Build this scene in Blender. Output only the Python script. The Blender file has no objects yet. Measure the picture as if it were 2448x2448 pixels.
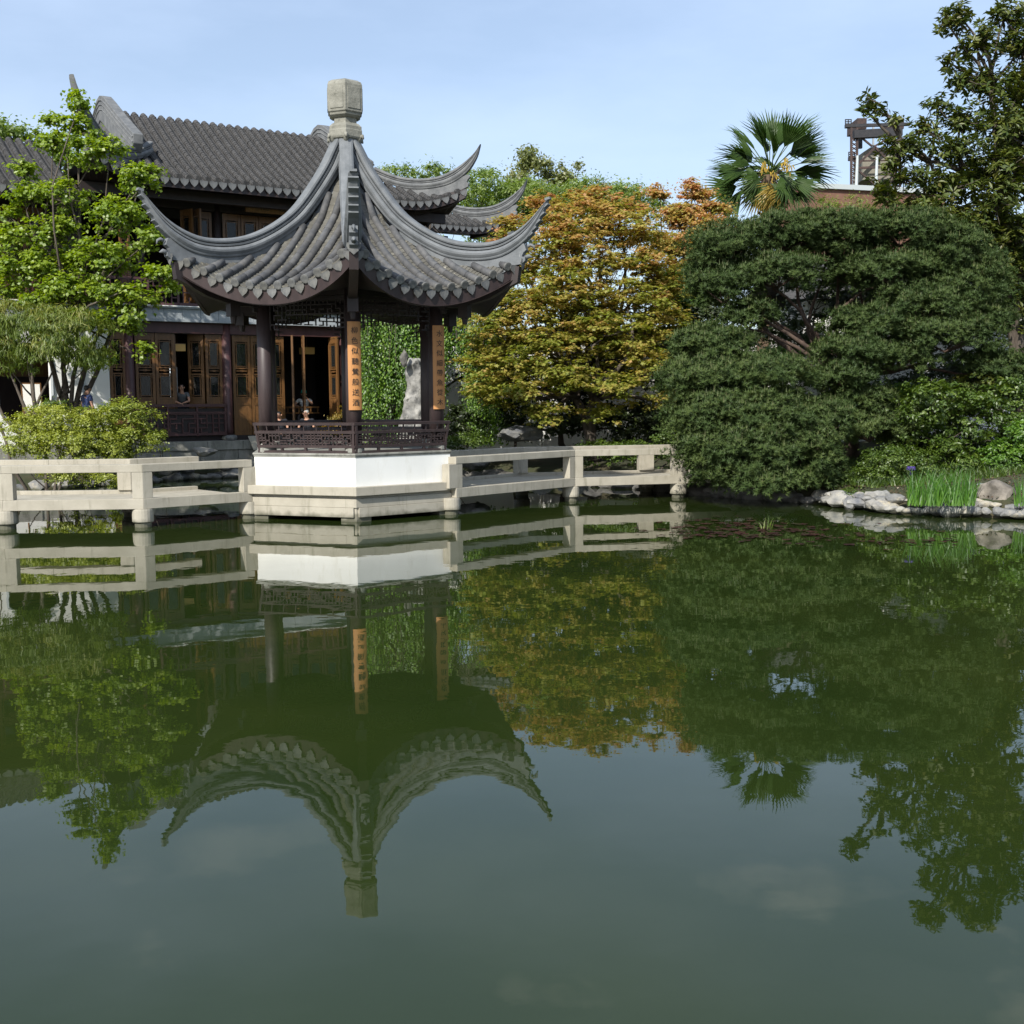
import bpy, math, random
import numpy as np
from math import sin, cos, pi, radians, sqrt, atan2, tan
from mathutils import Vector, Matrix
random.seed(7); RNG = np.random.default_rng(7)
SC = bpy.context.scene
COL = SC.collection

# ------------------------------------------------------------------ camera
FPX, PITCH, ROLL, CAMH = 2734.0, 0.0950, -0.0071, 2.2
_F = np.array([0, cos(PITCH), -sin(PITCH)]); _U = np.array([0, sin(PITCH), cos(PITCH)]); _R = np.array([1., 0, 0])
CR = cos(ROLL)*_R+sin(ROLL)*_U; CU = -sin(ROLL)*_R+cos(ROLL)*_U; CF = _F
CAM = np.array([0, 0, CAMH])
cd = bpy.data.cameras.new('camera'); cam = bpy.data.objects.new('camera', cd); COL.objects.link(cam)
cd.sensor_width = 36.0; cd.sensor_height = 36.0; cd.lens = 36.0*FPX/2448.0
cd.clip_start = 0.1; cd.clip_end = 3000
M = Matrix.Identity(4)
for i in range(3):
    M[i][0] = CR[i]; M[i][1] = CU[i]; M[i][2] = -CF[i]; M[i][3] = CAM[i]
cam.matrix_world = M
SC.camera = cam
SC.render.resolution_x = 1024; SC.render.resolution_y = 1024
SC.render.engine = 'CYCLES'

# ------------------------------------------------------------------ light
SUN_AZ, SUN_EL = radians(-116), radians(38)      # direction towards the sun, measured from +X
wd = bpy.data.worlds.new('World'); SC.world = wd; wd.use_nodes = True
nt = wd.node_tree; nt.nodes.clear()
sky = nt.nodes.new('ShaderNodeTexSky'); sky.sky_type = 'NISHITA'; sky.sun_disc = False
sky.sun_elevation = SUN_EL; sky.sun_rotation = atan2(cos(SUN_AZ), sin(SUN_AZ))
sky.air_density = 1.0; sky.dust_density = 1.2; sky.ozone_density = 1.0
tc = nt.nodes.new('ShaderNodeTexCoord')
mp = nt.nodes.new('ShaderNodeMapping'); mp.inputs['Scale'].default_value = (1.0, 1.6, 3.2); mp.inputs['Rotation'].default_value = (0.1, 0.25, 0.5)
nz = nt.nodes.new('ShaderNodeTexNoise'); nz.inputs['Scale'].default_value = 2.6; nz.inputs['Detail'].default_value = 7; nz.inputs['Roughness'].default_value = 0.55
rp = nt.nodes.new('ShaderNodeValToRGB'); rp.color_ramp.elements[0].position = 0.38; rp.color_ramp.elements[1].position = 0.78
rp.color_ramp.elements[0].color = (0.30, 0.30, 0.30, 1); rp.color_ramp.elements[1].color = (0.62, 0.62, 0.62, 1)
mx = nt.nodes.new('ShaderNodeMixRGB'); mx.inputs['Color2'].default_value = (5.6, 6.8, 8.9, 1)
bg = nt.nodes.new('ShaderNodeBackground'); bg.inputs['Strength'].default_value = 0.115
ow = nt.nodes.new('ShaderNodeOutputWorld')
L = nt.links.new
L(tc.outputs['Generated'], mp.inputs['Vector']); L(mp.outputs['Vector'], nz.inputs['Vector']); L(nz.outputs['Fac'], rp.inputs['Fac'])
L(rp.outputs['Color'], mx.inputs['Fac']); L(sky.outputs['Color'], mx.inputs['Color1']); n3 = nt.nodes.new('ShaderNodeTexNoise'); n3.inputs['Scale'].default_value = 4.5; n3.inputs['Detail'].default_value = 8; n3.inputs['Roughness'].default_value = 0.5
mp3 = nt.nodes.new('ShaderNodeMapping'); mp3.inputs['Scale'].default_value = (1, 1, 2.2); mp3.inputs['Location'].default_value = (3.1, 1.7, .4)
r3 = nt.nodes.new('ShaderNodeValToRGB'); r3.color_ramp.elements[0].position = 0.56; r3.color_ramp.elements[1].position = 0.72; r3.color_ramp.elements[1].color = (.75, .75, .75, 1)
sx = nt.nodes.new('ShaderNodeSeparateXYZ'); me_ = nt.nodes.new('ShaderNodeMapRange'); me_.inputs['From Min'].default_value = .33; me_.inputs['From Max'].default_value = .42
mu = nt.nodes.new('ShaderNodeMath'); mu.operation = 'MULTIPLY'; mx2 = nt.nodes.new('ShaderNodeMixRGB'); mx2.inputs['Color2'].default_value = (10.5, 10.6, 10.4, 1)
L(tc.outputs['Generated'], mp3.inputs['Vector']); L(mp3.outputs['Vector'], n3.inputs['Vector']); L(n3.outputs['Fac'], r3.inputs['Fac']); L(tc.outputs['Generated'], sx.inputs['Vector']); L(sx.outputs['Z'], me_.inputs['Value'])
L(r3.outputs['Color'], mu.inputs[0]); L(me_.outputs['Result'], mu.inputs[1]); L(mu.outputs[0], mx2.inputs['Fac']); L(mx.outputs['Color'], mx2.inputs['Color1']); L(mx2.outputs['Color'], bg.inputs['Color']); L(bg.outputs['Background'], ow.inputs['Surface'])
sd = bpy.data.lights.new('sun', 'SUN'); sd.energy = 4.6; sd.angle = radians(0.5); sd.color = (1.0, 0.955, 0.88)
so = bpy.data.objects.new('sun', sd); COL.objects.link(so)
sdir = Vector((cos(SUN_AZ)*cos(SUN_EL), sin(SUN_AZ)*cos(SUN_EL), sin(SUN_EL)))
so.rotation_euler = sdir.to_track_quat('Z', 'Y').to_euler(); so.location = (-8, -16, 30)
vs = SC.view_settings; vs.view_transform = 'Standard'; vs.look = 'None'; vs.exposure = 0.42; vs.gamma = 1.0; vs.use_curve_mapping = False

# ------------------------------------------------------------------ helpers
def ray(px, py): return CF+CR*(px-1224)/FPX+CU*(1224-py)/FPX
def at(px, py, Y):
    d = ray(px, py); return CAM+d*Y/d[1]
def atz(px, py, z=0.):
    d = ray(px, py); return CAM+d*(z-CAMH)/d[2]
def V3(*a): return np.array(a, dtype=float)
def unit(v):
    v = np.asarray(v, float); return v/max(1e-9, np.linalg.norm(v))

class MB:
    def __init__(s): s.v = []; s.f = []; s.m = []
    def add(s, vs, fs, mi=0):
        b = len(s.v); s.v += [tuple(map(float, p)) for p in vs]
        s.f += [tuple(b+i for i in f) for f in fs]; s.m += [mi]*len(fs)
    def box(s, c, h, ax=None, mi=0):        # centre, half sizes, axes
        c = V3(*c); ax = ax if ax is not None else (V3(1, 0, 0), V3(0, 1, 0), V3(0, 0, 1))
        p = [c+ax[0]*h[0]*i+ax[1]*h[1]*j+ax[2]*h[2]*k for i in (-1, 1) for j in (-1, 1) for k in (-1, 1)]
        s.add(p, [(0, 1, 3, 2), (4, 6, 7, 5), (0, 4, 5, 1), (2, 3, 7, 6), (0, 2, 6, 4), (1, 5, 7, 3)], mi)
    def bar(s, a, b, w, h, up=(0, 0, 1), mi=0):       # box from a to b
        a = V3(*a); b = V3(*b); d = b-a; l = np.linalg.norm(d)
        if l < 1e-6: return
        d = d/l; x = np.cross(d, V3(*up))
        if np.linalg.norm(x) < 1e-4: x = np.cross(d, V3(1, 0, 0))
        x = unit(x); y = np.cross(x, d); s.box((a+b)/2, (w/2, l/2, h/2), (x, d, y), mi)
    def tube(s, pts, rad, n=8, cap=True, mi=0):
        pts = [V3(*p) for p in pts]
        if not hasattr(rad, '__len__'): rad = [rad]*len(pts)
        vv = []; ff = []; x = None
        for i, p in enumerate(pts):
            d = unit(pts[min(i+1, len(pts)-1)]-pts[max(i-1, 0)])
            if x is None:
                x = np.cross(d, V3(0, 0, 1))
                if np.linalg.norm(x) < 1e-3: x = V3(1, 0, 0)
            x = unit(x-d*(x@d)); y = np.cross(d, x)
            for k in range(n):
                a = 2*pi*k/n; vv.append(p+(x*cos(a)+y*sin(a))*rad[i])
        for i in range(len(pts)-1):
            for k in range(n):
                k2 = (k+1) % n; ff.append((i*n+k, i*n+k2, (i+1)*n+k2, (i+1)*n+k))
        if cap: ff.append(tuple(range(n-1, -1, -1))); ff.append(tuple((len(pts)-1)*n+k for k in range(n)))
        s.add(vv, ff, mi)
    def loft(s, rings, closed=True, cap=True, mi=0):   # rings: list of equal-length point lists
        n = len(rings[0]); vv = [p for r in rings for p in r]; ff = []
        for i in range(len(rings)-1):
            for k in range(n if closed else n-1):
                k2 = (k+1) % n; ff.append((i*n+k, i*n+k2, (i+1)*n+k2, (i+1)*n+k))
        if cap and closed: ff.append(tuple(range(n-1, -1, -1))); ff.append(tuple((len(rings)-1)*n+k for k in range(n)))
        s.add(vv, ff, mi)
    def grid(s, P, mi=0):      # P[i][j] points
        ni, nj = len(P), len(P[0]); vv = [q for r in P for q in r]
        s.add(vv, [(i*nj+j, i*nj+j+1, (i+1)*nj+j+1, (i+1)*nj+j) for i in range(ni-1) for j in range(nj-1)], mi)
    def prism(s, poly, z0, z1, mi=0):   # horizontal polygon
        n = len(poly); s.add([(x, y, z0) for x, y in poly]+[(x, y, z1) for x, y in poly],
            [tuple(range(n-1, -1, -1)), tuple(range(n, 2*n))]+[(i, (i+1) % n, n+(i+1) % n, n+i) for i in range(n)], mi)
    def build(s, name, mat, parent=None, smooth=False, bevel=0, fixn=True):
        o0 = wloc(parent)
        me = bpy.data.meshes.new(name); me.from_pydata([tuple(V3(*p)-o0) for p in s.v], [], s.f)
        mats = mat if isinstance(mat, (list, tuple)) else [mat]
        for m in mats: me.materials.append(m)
        if len(mats) > 1: me.polygons.foreach_set('material_index', s.m)
        if smooth: me.polygons.foreach_set('use_smooth', [True]*len(me.polygons))
        me.update()
        if fixn:
            import bmesh
            b = bmesh.new(); b.from_mesh(me); bmesh.ops.recalc_face_normals(b, faces=b.faces); b.to_mesh(me); b.free()
        o = link(name, me, parent)
        if bevel:
            md = o.modifiers.new('bevel', 'BEVEL'); md.width = bevel; md.segments = 2; md.limit_method = 'ANGLE'
        return o
def wloc(p):
    o = np.zeros(3)
    while p is not None: o = o+np.array(p.location); p = p.parent
    return o
def link(name, me, parent=None, loc=None):
    o = bpy.data.objects.new(name, me); COL.objects.link(o)
    if parent is not None: o.parent = parent
    if loc is not None: o.location = loc
    return o
def tag(o, label=None, cat=None, group=None, kind=None):
    if label: o['label'] = label
    if cat: o['category'] = cat
    if group: o['group'] = group
    if kind: o['kind'] = kind
    return o
def thing(name, label, cat, loc, group=None):
    o = bpy.data.objects.new(name, None); COL.objects.link(o); o.location = tuple(map(float, loc)); o.empty_display_size = 0.3
    return tag(o, label, cat, group)
def inst(name, me, parent, M4):       # copy of a shared mesh placed by a world matrix, under a thing
    o = bpy.data.objects.new(name, me); COL.objects.link(o); o.parent = parent
    w = wloc(parent); T = M4.copy(); T[0][3] -= w[0]; T[1][3] -= w[1]; T[2][3] -= w[2]
    o.matrix_basis = T; return o
def frame(p, x, y, z, sc=(1, 1, 1)):
    m = Matrix.Identity(4)
    for i in range(3):
        m[i][0] = x[i]*sc[0]; m[i][1] = y[i]*sc[1]; m[i][2] = z[i]*sc[2]; m[i][3] = p[i]
    return m

# ------------------------------------------------------------------ materials
def mat(name, col, rough=0.7, col2=None, scale=4.0, detail=6, bump=0.0, bscale=None, metal=0.0, spec=0.5, stretch=None, stain=None, island=None, lo=0.35, hi=0.65, coord='Object'):
    m = bpy.data.materials.new(name); m.use_nodes = True; t = m.node_tree; N = t.nodes; b = N['Principled BSDF']
    b.inputs['Roughness'].default_value = rough; b.inputs['Metallic'].default_value = metal; b.inputs['Specular IOR Level'].default_value = spec
    b.inputs['Base Color'].default_value = (*col, 1)
    tcn = N.new('ShaderNodeTexCoord'); mpn = N.new('ShaderNodeMapping'); t.links.new(tcn.outputs[coord], mpn.inputs['Vector'])
    if stretch: mpn.inputs['Scale'].default_value = stretch
    cur = None
    if col2:
        n = N.new('ShaderNodeTexNoise'); n.inputs['Scale'].default_value = scale; n.inputs['Detail'].default_value = detail; n.inputs['Roughness'].default_value = 0.62
        t.links.new(mpn.outputs['Vector'], n.inputs['Vector'])
        r = N.new('ShaderNodeValToRGB'); r.color_ramp.elements[0].position = lo; r.color_ramp.elements[1].position = hi
        r.color_ramp.elements[0].color = (*col, 1); r.color_ramp.elements[1].color = (*col2, 1)
        t.links.new(n.outputs['Fac'], r.inputs['Fac']); cur = r.outputs['Color']
    if island:      # random tone per separate piece
        g = N.new('ShaderNodeNewGeometry'); oi = N.new('ShaderNodeObjectInfo'); ad = N.new('ShaderNodeMath'); ad.operation = 'ADD'; fr = N.new('ShaderNodeMath'); fr.operation = 'FRACT'
        t.links.new(g.outputs['Random Per Island'], ad.inputs[0]); t.links.new(oi.outputs['Random'], ad.inputs[1]); t.links.new(ad.outputs[0], fr.inputs[0])
        r2 = N.new('ShaderNodeValToRGB'); r2.color_ramp.elements[0].color = (1, 1, 1, 1); r2.color_ramp.elements[1].color = (*island, 1); r2.color_ramp.interpolation = 'LINEAR'
        t.links.new(fr.outputs[0], r2.inputs['Fac'])
        mm = N.new('ShaderNodeMixRGB'); mm.blend_type = 'MULTIPLY'; mm.inputs['Fac'].default_value = 1
        if cur: t.links.new(cur, mm.inputs['Color1'])
        else: mm.inputs['Color1'].default_value = (*col, 1)
        t.links.new(r2.outputs['Color'], mm.inputs['Color2']); cur = mm.outputs['Color']
    if stain:       # (colour, scale, stretch, low, high) vertical streaks or patches: dirt, and dark hollows coloured onto rock
        sc, ss, st, l_, h_ = stain
        mp2 = N.new('ShaderNodeMapping'); mp2.inputs['Scale'].default_value = st; t.links.new(tcn.outputs[coord], mp2.inputs['Vector'])
        n2 = N.new('ShaderNodeTexNoise'); n2.inputs['Scale'].default_value = ss; n2.inputs['Detail'].default_value = 8; n2.inputs['Roughness'].default_value = 0.7
        t.links.new(mp2.outputs['Vector'], n2.inputs['Vector'])
        r3 = N.new('ShaderNodeMapRange'); r3.inputs['From Min'].default_value = l_; r3.inputs['From Max'].default_value = h_
        t.links.new(n2.outputs['Fac'], r3.inputs['Value'])
        m3 = N.new('ShaderNodeMixRGB'); m3.inputs['Color2'].default_value = (*sc, 1)
        if cur: t.links.new(cur, m3.inputs['Color1'])
        else: m3.inputs['Color1'].default_value = (*col, 1)
        t.links.new(r3.outputs['Result'], m3.inputs['Fac']); cur = m3.outputs['Color']
    if cur: t.links.new(cur, b.inputs['Base Color'])
    if bump:
        n4 = N.new('ShaderNodeTexNoise'); n4.inputs['Scale'].default_value = bscale or scale*4; n4.inputs['Detail'].default_value = 8
        t.links.new(mpn.outputs['Vector'], n4.inputs['Vector'])
        bp = N.new('ShaderNodeBump'); bp.inputs['Strength'].default_value = bump; bp.inputs['Distance'].default_value = 0.02
        t.links.new(n4.outputs['Fac'], bp.inputs['Height']); t.links.new(bp.outputs['Normal'], b.inputs['Normal'])
    return m
def algae(m, z0=.06, z1=.30, col=(.05, .052, .028)):     # dark growth just above the waterline
    t = m.node_tree; N = t.nodes; b = N['Principled BSDF']; src = b.inputs['Base Color'].links[0].from_socket
    g = N.new('ShaderNodeNewGeometry'); s = N.new('ShaderNodeSeparateXYZ'); n = N.new('ShaderNodeTexNoise'); n.inputs['Scale'].default_value = 6; n.inputs['Detail'].default_value = 6
    a = N.new('ShaderNodeMath'); a.operation = 'MULTIPLY_ADD'; a.inputs[1].default_value = -.22
    r = N.new('ShaderNodeMapRange'); r.inputs['From Min'].default_value = z1-.11; r.inputs['From Max'].default_value = z0-.11; r.inputs['To Max'].default_value = .85
    x = N.new('ShaderNodeMixRGB'); x.inputs['Color2'].default_value = (*col, 1)
    t.links.new(g.outputs['Position'], s.inputs[0]); t.links.new(g.outputs['Position'], n.inputs['Vector']); t.links.new(n.outputs['Fac'], a.inputs[0]); t.links.new(s.outputs['Z'], a.inputs[2]); t.links.new(a.outputs[0], r.inputs['Value'])
    t.links.new(src, x.inputs['Color1']); t.links.new(r.outputs['Result'], x.inputs['Fac']); t.links.new(x.outputs['Color'], b.inputs['Base Color'])
def leafmat(name, cols, trans=0.35, rough=0.5, gloss=0.06):
    m = bpy.data.materials.new(name); m.use_nodes = True; t = m.node_tree; N = t.nodes; N.clear()
    a = N.new('ShaderNodeAttribute'); a.attribute_name = 'tint'
    r = N.new('ShaderNodeValToRGB'); el = r.color_ramp.elements
    el[0].position = 0; el[0].color = (*cols[0], 1); el[1].position = 1; el[1].color = (*cols[-1], 1)
    for i, c in enumerate(cols[1:-1]):
        e = el.new((i+1)/(len(cols)-1)); e.color = (*c, 1)
    t.links.new(a.outputs['Fac'], r.inputs['Fac'])
    d = N.new('ShaderNodeBsdfDiffuse'); tr = N.new('ShaderNodeBsdfTranslucent'); g = N.new('ShaderNodeBsdfGlossy'); g.inputs['Roughness'].default_value = rough
    hs = N.new('ShaderNodeHueSaturation'); hs.inputs['Saturation'].default_value = 1.15; hs.inputs['Value'].default_value = 1.25
    t.links.new(r.outputs['Color'], d.inputs['Color']); t.links.new(r.outputs['Color'], hs.inputs['Color']); t.links.new(hs.outputs['Color'], tr.inputs['Color'])
    m1 = N.new('ShaderNodeMixShader'); m1.inputs['Fac'].default_value = trans; t.links.new(d.outputs[0], m1.inputs[1]); t.links.new(tr.outputs[0], m1.inputs[2])
    m2 = N.new('ShaderNodeMixShader'); m2.inputs['Fac'].default_value = gloss; t.links.new(m1.outputs[0], m2.inputs[1]); t.links.new(g.outputs[0], m2.inputs[2])
    o = N.new('ShaderNodeOutputMaterial'); t.links.new(m2.outputs[0], o.inputs['Surface'])
    return m
MT = dict(
 ridge=mat('ridge_plaster', (.105, .115, .122), .8, (.165, .176, .184), 3.5, bump=.25, stain=((.42, .43, .42), 5, (1, 1, .7), .66, .74)),
 tile=mat('grey_barrel_tile', (.066, .070, .076), .75, (.125, .125, .125), 6, bump=.3, island=(.62, .60, .57)),
 pan=mat('pan_tile_edge', (.085, .083, .074), .85, (.13, .125, .108), 3, island=(.8, .78, .72), stain=((.28, .265, .21), 9, (1, 1, 1), .58, .66)),
 drip=mat('drip_tile', (.10, .104, .108), .8, (.185, .187, .18), 9, bump=.3, island=(.7, .68, .62)),
 hatile=mat('old_dark_tile', (.034, .034, .034), .85, (.072, .070, .068), 7, bump=.5, bscale=30, stain=((.11, .108, .095), 14, (1, 1, 1), .62, .78)),
 haridge=mat('grey_ridge_stone', (.095, .10, .103), .8, (.165, .17, .17), 4, bump=.3),
 finial=mat('weathered_finial', (.165, .163, .135), .85, (.26, .255, .215), 6, bump=.4, stain=((.07, .07, .055), 8, (1, 1, 1), .60, .72)),
 wood=mat('maroon_lacquered_wood', (.034, .023, .023), .5, (.052, .035, .034), 6, stretch=(1, 1, .2), bump=.1),
 dkwood=mat('dark_wood', (.018, .012, .012), .55, (.030, .019, .018), 6, stretch=(1, 1, .2)),
 brown=mat('brown_varnished_wood', (.105, .050, .017), .42, (.17, .082, .027), 5, stretch=(4, 4, .4), bump=.12),
 board=mat('amber_board', (.42, .185, .055), .5, (.50, .235, .075), 3, stretch=(3, 3, .3)),
 ink=mat('ink', (.015, .012, .01), .6),
 stone=mat('pale_concrete', (.32, .295, .235), .8, (.40, .37, .30), 2.2, bump=.15, bscale=40, stain=((.17, .16, .115), 3.0, (2.6, 2.6, .35), .54, .78)),
 stone2=mat('grey_stone', (.20, .20, .175), .85, (.30, .295, .26), 2.5, bump=.4, stain=((.09, .09, .07), 3, (1.5, 1.5, .5), .5, .75)),
 fascia=mat('blue_grey_panel', (.30, .33, .35), .7, (.36, .39, .40), 4, island=(.88, .88, .88)),
 plaster=mat('white_plaster', (.80, .80, .76), .8, (.74, .74, .70), 1.2, stain=((.56, .54, .45), 2.4, (1.4, 1.4, .3), .55, .85)),
 rock=mat('limestone', (.13, .135, .145), .9, (.36, .345, .30), 2.6, bump=1.0, bscale=7, island=(.50, .52, .56), stain=((.48, .42, .30), 3, (1, 1, 1), .55, .7)),
 drock=mat('dark_rock', (.07, .068, .062), .9, (.20, .19, .17), 3, bump=1.0, bscale=7, island=(.7, .7, .7)),  # darker grey variant of the rock colour
 bark=mat('bark', (.055, .042, .032), .9, (.115, .095, .075), 8, stretch=(1, 1, .3), bump=.6),
 pbark=mat('pine_bark', (.045, .030, .022), .9, (.10, .065, .048), 8, stretch=(1, 1, .4), bump=.6),
 soil=mat('garden_soil', (.05, .036, .022), .95, (.075, .06, .03), 2, bump=.5),
 moss=mat('mossy_ground', (.020, .034, .010), .95, (.055, .045, .022), 1.3, bump=.6, bscale=8),
 rust=mat('rusty_steel', (.032, .022, .020), .8, (.07, .042, .035), 2, bump=.2),
 dsteel=mat('dark_steel', (.014, .015, .018), .6, (.03, .028, .03), 2),
 conc=mat('beige_counterweight', (.19, .18, .145), .9, (.23, .215, .17), .6),
 brick=mat('brick_wall', (.145, .070, .046), .9, (.19, .10, .07), 1.5, bump=.3),
 parapet=mat('pale_parapet', (.42, .46, .46), .8),
 fibre=mat('palm_fibre', (.075, .05, .032), .95, (.16, .11, .07), 12, bump=.8),
 yflow=mat('yellow_blossom', (.36, .25, .03), .8, (.30, .20, .03), 8),
 paper=mat('white_paper', (.78, .76, .70), .7),
 skin=mat('skin', (.42, .23, .15), .55), grey=mat('grey_cotton', (.10, .105, .11), .9), white=mat('white_cotton', (.62, .62, .60), .9),
 navy=mat('navy_jacket', (.020, .035, .105), .85), teal=mat('teal_cloth', (.01, .22, .17), .8), hair=mat('dark_hair', (.012, .009, .008), .5),
 ghair=mat('grey_hair', (.32, .31, .29), .6), black=mat('black_cloth', (.012, .013, .018), .9), plum=mat('plum_cloth', (.10, .025, .04), .9),
 srock=mat('pitted_rock', (.09, .09, .088), .9, (.34, .33, .30), 3.2, bump=1.0, bscale=8, stain=((.04, .04, .035), 5, (1, 1, 1), .56, .66)),
 hrock=mat('brown_grey_rock', (.085, .075, .062), .9, (.27, .24, .20), 2.6, bump=1.0, bscale=6, stain=((.02, .018, .015), 3, (1, 1, 1), .60, .66)),  # near-black blotches colour in the dark of the boulder's hollow
 lantern=mat('lantern_paper', (.80, .48, .15), .6), violet=mat('violet_petal', (.06, .03, .22), .6), red=mat('red_paint', (.5, .03, .02), .5),
)
def glassmat():
    m = bpy.data.materials.new('dark_window_glass'); m.use_nodes = True; b = m.node_tree.nodes['Principled BSDF']
    b.inputs['Base Color'].default_value = (.02, .022, .022, 1); b.inputs['Roughness'].default_value = .04; b.inputs['Alpha'].default_value = .55; b.inputs['IOR'].default_value = 1.5
    return m
MT['glass'] = glassmat()
def watermat():
    m = bpy.data.materials.new('green_pond_water'); m.use_nodes = True; t = m.node_tree; N = t.nodes; b = N['Principled BSDF']
    b.inputs['Base Color'].default_value = (.017, .036, .009, 1); b.inputs['Roughness'].default_value = .012; b.inputs['IOR'].default_value = 1.41; b.inputs['Specular IOR Level'].default_value = .5
    g = N.new('ShaderNodeNewGeometry')
    n0 = N.new('ShaderNodeTexNoise'); n0.inputs['Scale'].default_value = .35; n0.inputs['Detail'].default_value = 3
    r0 = N.new('ShaderNodeValToRGB'); r0.color_ramp.elements[0].position = .38; r0.color_ramp.elements[1].position = .68
    r0.color_ramp.elements[0].color = (.0150, .0260, .0055, 1); r0.color_ramp.elements[1].color = (.0225, .0335, .0070, 1)
    t.links.new(g.outputs['Position'], n0.inputs['Vector']); t.links.new(n0.outputs['Fac'], r0.inputs['Fac']); t.links.new(r0.outputs['Color'], b.inputs['Base Color'])
    n1 = N.new('ShaderNodeTexNoise'); n1.inputs['Scale'].default_value = 1.5; n1.inputs['Detail'].default_value = 2.0
    n2 = N.new('ShaderNodeTexNoise'); n2.inputs['Scale'].default_value = 7.0; n2.inputs['Detail'].default_value = 2
    t.links.new(g.outputs['Position'], n1.inputs['Vector']); t.links.new(g.outputs['Position'], n2.inputs['Vector'])
    ml = N.new('ShaderNodeMath'); ml.operation = 'MULTIPLY_ADD'; ml.inputs[1].default_value = .10
    t.links.new(n2.outputs['Fac'], ml.inputs[0]); t.links.new(n1.outputs['Fac'], ml.inputs[2])
    bp = N.new('ShaderNodeBump'); bp.inputs['Strength'].default_value = 1.0; bp.inputs['Distance'].default_value = .0017
    t.links.new(ml.outputs[0], bp.inputs['Height']); t.links.new(bp.outputs['Normal'], b.inputs['Normal'])
    return m
MT['water'] = watermat()

algae(MT['stone'], .05, .17); algae(MT['rock'], .02, .10); algae(MT['stone2'], .1, .5)
# ------------------------------------------------------------------ setting: pond and ground
POND = [(6.3, 24.6), (6.9, 23.6), (7.8, 21.9), (9.3, 21.0), (11.0, 20.6), (13.5, 19.6), (17, 17), (19, 8), (19, -9), (-22, -9), (-24, 6), (-22, 20), (-17, 28.5), (-12.9, 30.2), (-11.2, 31.5),
        (-9.6, 34.2), (-7.3, 35.6), (-4.5, 37.2), (-2.2, 36.2), (-1.0, 33.6), (0.6, 32.0), (2.0, 30.4), (3.6, 29.2), (4.9, 27.6), (5.2, 26.3)]
def sdist(x, y):         # signed distance to the pond edge, negative inside
    P = np.array(POND); X = np.asarray(x)[..., None]; Y = np.asarray(y)[..., None]
    A = P; B = np.roll(P, -1, 0); dx = B[:, 0]-A[:, 0]; dy = B[:, 1]-A[:, 1]
    t_ = np.clip(((X-A[:, 0])*dx+(Y-A[:, 1])*dy)/(dx*dx+dy*dy), 0, 1)
    d = np.hypot(X-A[:, 0]-t_*dx, Y-A[:, 1]-t_*dy).min(-1)
    c = ((A[:, 1] > Y) != (B[:, 1] > Y)) & (X < (B[:, 0]-A[:, 0])*(Y-A[:, 1])/(B[:, 1]-A[:, 1]+1e-12)+A[:, 0])
    return np.where(c.sum(-1) % 2 == 1, -d, d)
def gz(x, y):
    d = sdist(x, y)
    z = np.where(d < 0, np.maximum(-1.3, d*1.2-.12), np.where(d < .35, -.12+d*1.3, .335+np.minimum(d-.35, 6.0)*.115))
    return z+.05*np.sin(x*1.7+y*.6)*np.cos(y*1.3)*(d > .4)
xs = np.concatenate([[-900, -300, -120, -60], np.arange(-40, 41, .5), [60, 120, 300, 900]])
ys = np.concatenate([[-900, -300, -100, -40], np.arange(-14, 60, .5), [75, 120, 300, 900]])
GX, GY = np.meshgrid(xs, ys, indexing='ij'); GZ = gz(GX, GY)
g = MB(); g.grid([[(GX[i, j], GY[i, j], GZ[i, j]) for j in range(len(ys))] for i in range(len(xs))])
tag(g.build('ground', MT['moss'], smooth=True, fixn=False), kind='structure')
w = MB(); w.grid([[(x, y, 0) for y in (-12, 42)] for x in (-30, 24)])
tag(w.build('water', MT['water'], fixn=False), kind='structure')

# ------------------------------------------------------------------ pavilion
PC = np.array([-3.286, 23.56]); ROT = .165
T30 = tan(pi/6)
def ang(k): return ROT-pi/2+k*pi/3
def cpt(k, r, z): a = ang(k); return V3(PC[0]+r*cos(a), PC[1]+r*sin(a), z)
def fpt(k, a_, s, z):      # face k: outward distance a_, sideways s
    a = ang(k+.5); return V3(PC[0]+a_*cos(a)-s*sin(a), PC[1]+a_*sin(a)+s*cos(a), z)
def hexpoly(R): return [(PC[0]+R*cos(ang(k)), PC[1]+R*sin(ang(k))) for k in range(6)]
RT = np.array([(.26, 7.50), (.31, 7.40), (.59, 6.88), (.9, 6.44), (1.25, 6.0), (1.63, 5.71), (2.04, 5.48), (2.45, 5.345), (2.85, 5.29), (3.2, 5.295), (3.53, 5.395), (3.82, 5.56), (4.03, 5.75), (4.19, 5.92), (4.285, 6.02)])
RB = np.array([(.10, 7.10), (.2, 6.82), (.9, 5.87), (1.33, 5.53), (1.75, 5.27), (2.17, 5.06), (2.58, 4.975), (2.98, 4.95), (3.37, 5.0), (3.6, 5.11), (3.75, 5.21), (3.88, 5.31), (3.99, 5.45), (4.13, 5.66), (4.25, 5.90)])
ZC = np.array([(0, 7.2), (.2, 6.76), (.9, 5.79), (1.33, 5.46), (1.75, 5.20), (2.17, 5.0), (2.58, 4.90), (2.98, 4.865), (3.37, 4.875), (3.73, 4.93), (4, 5.0)])
def smooth_interp(C, x):
    return np.interp(x, C[:, 0], C[:, 1])
def zc(r): return float(smooth_interp(ZC, r))
def zface(a_, s):
    t_ = min(1., abs(s)/max(.02, a_*T30)); c = zc(a_/.866); sag = .575*max(0., (a_-.7)/2.17)**1.7
    return c-sag*(1-t_**2.1)
def Aeave(t_): return 2.87+.36*abs(t_)**2.6
def eave_a(s):
    a_ = 2.9
    for _ in range(12): a_ = Aeave(min(1, abs(s)/(a_*T30)))
    return a_
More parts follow.
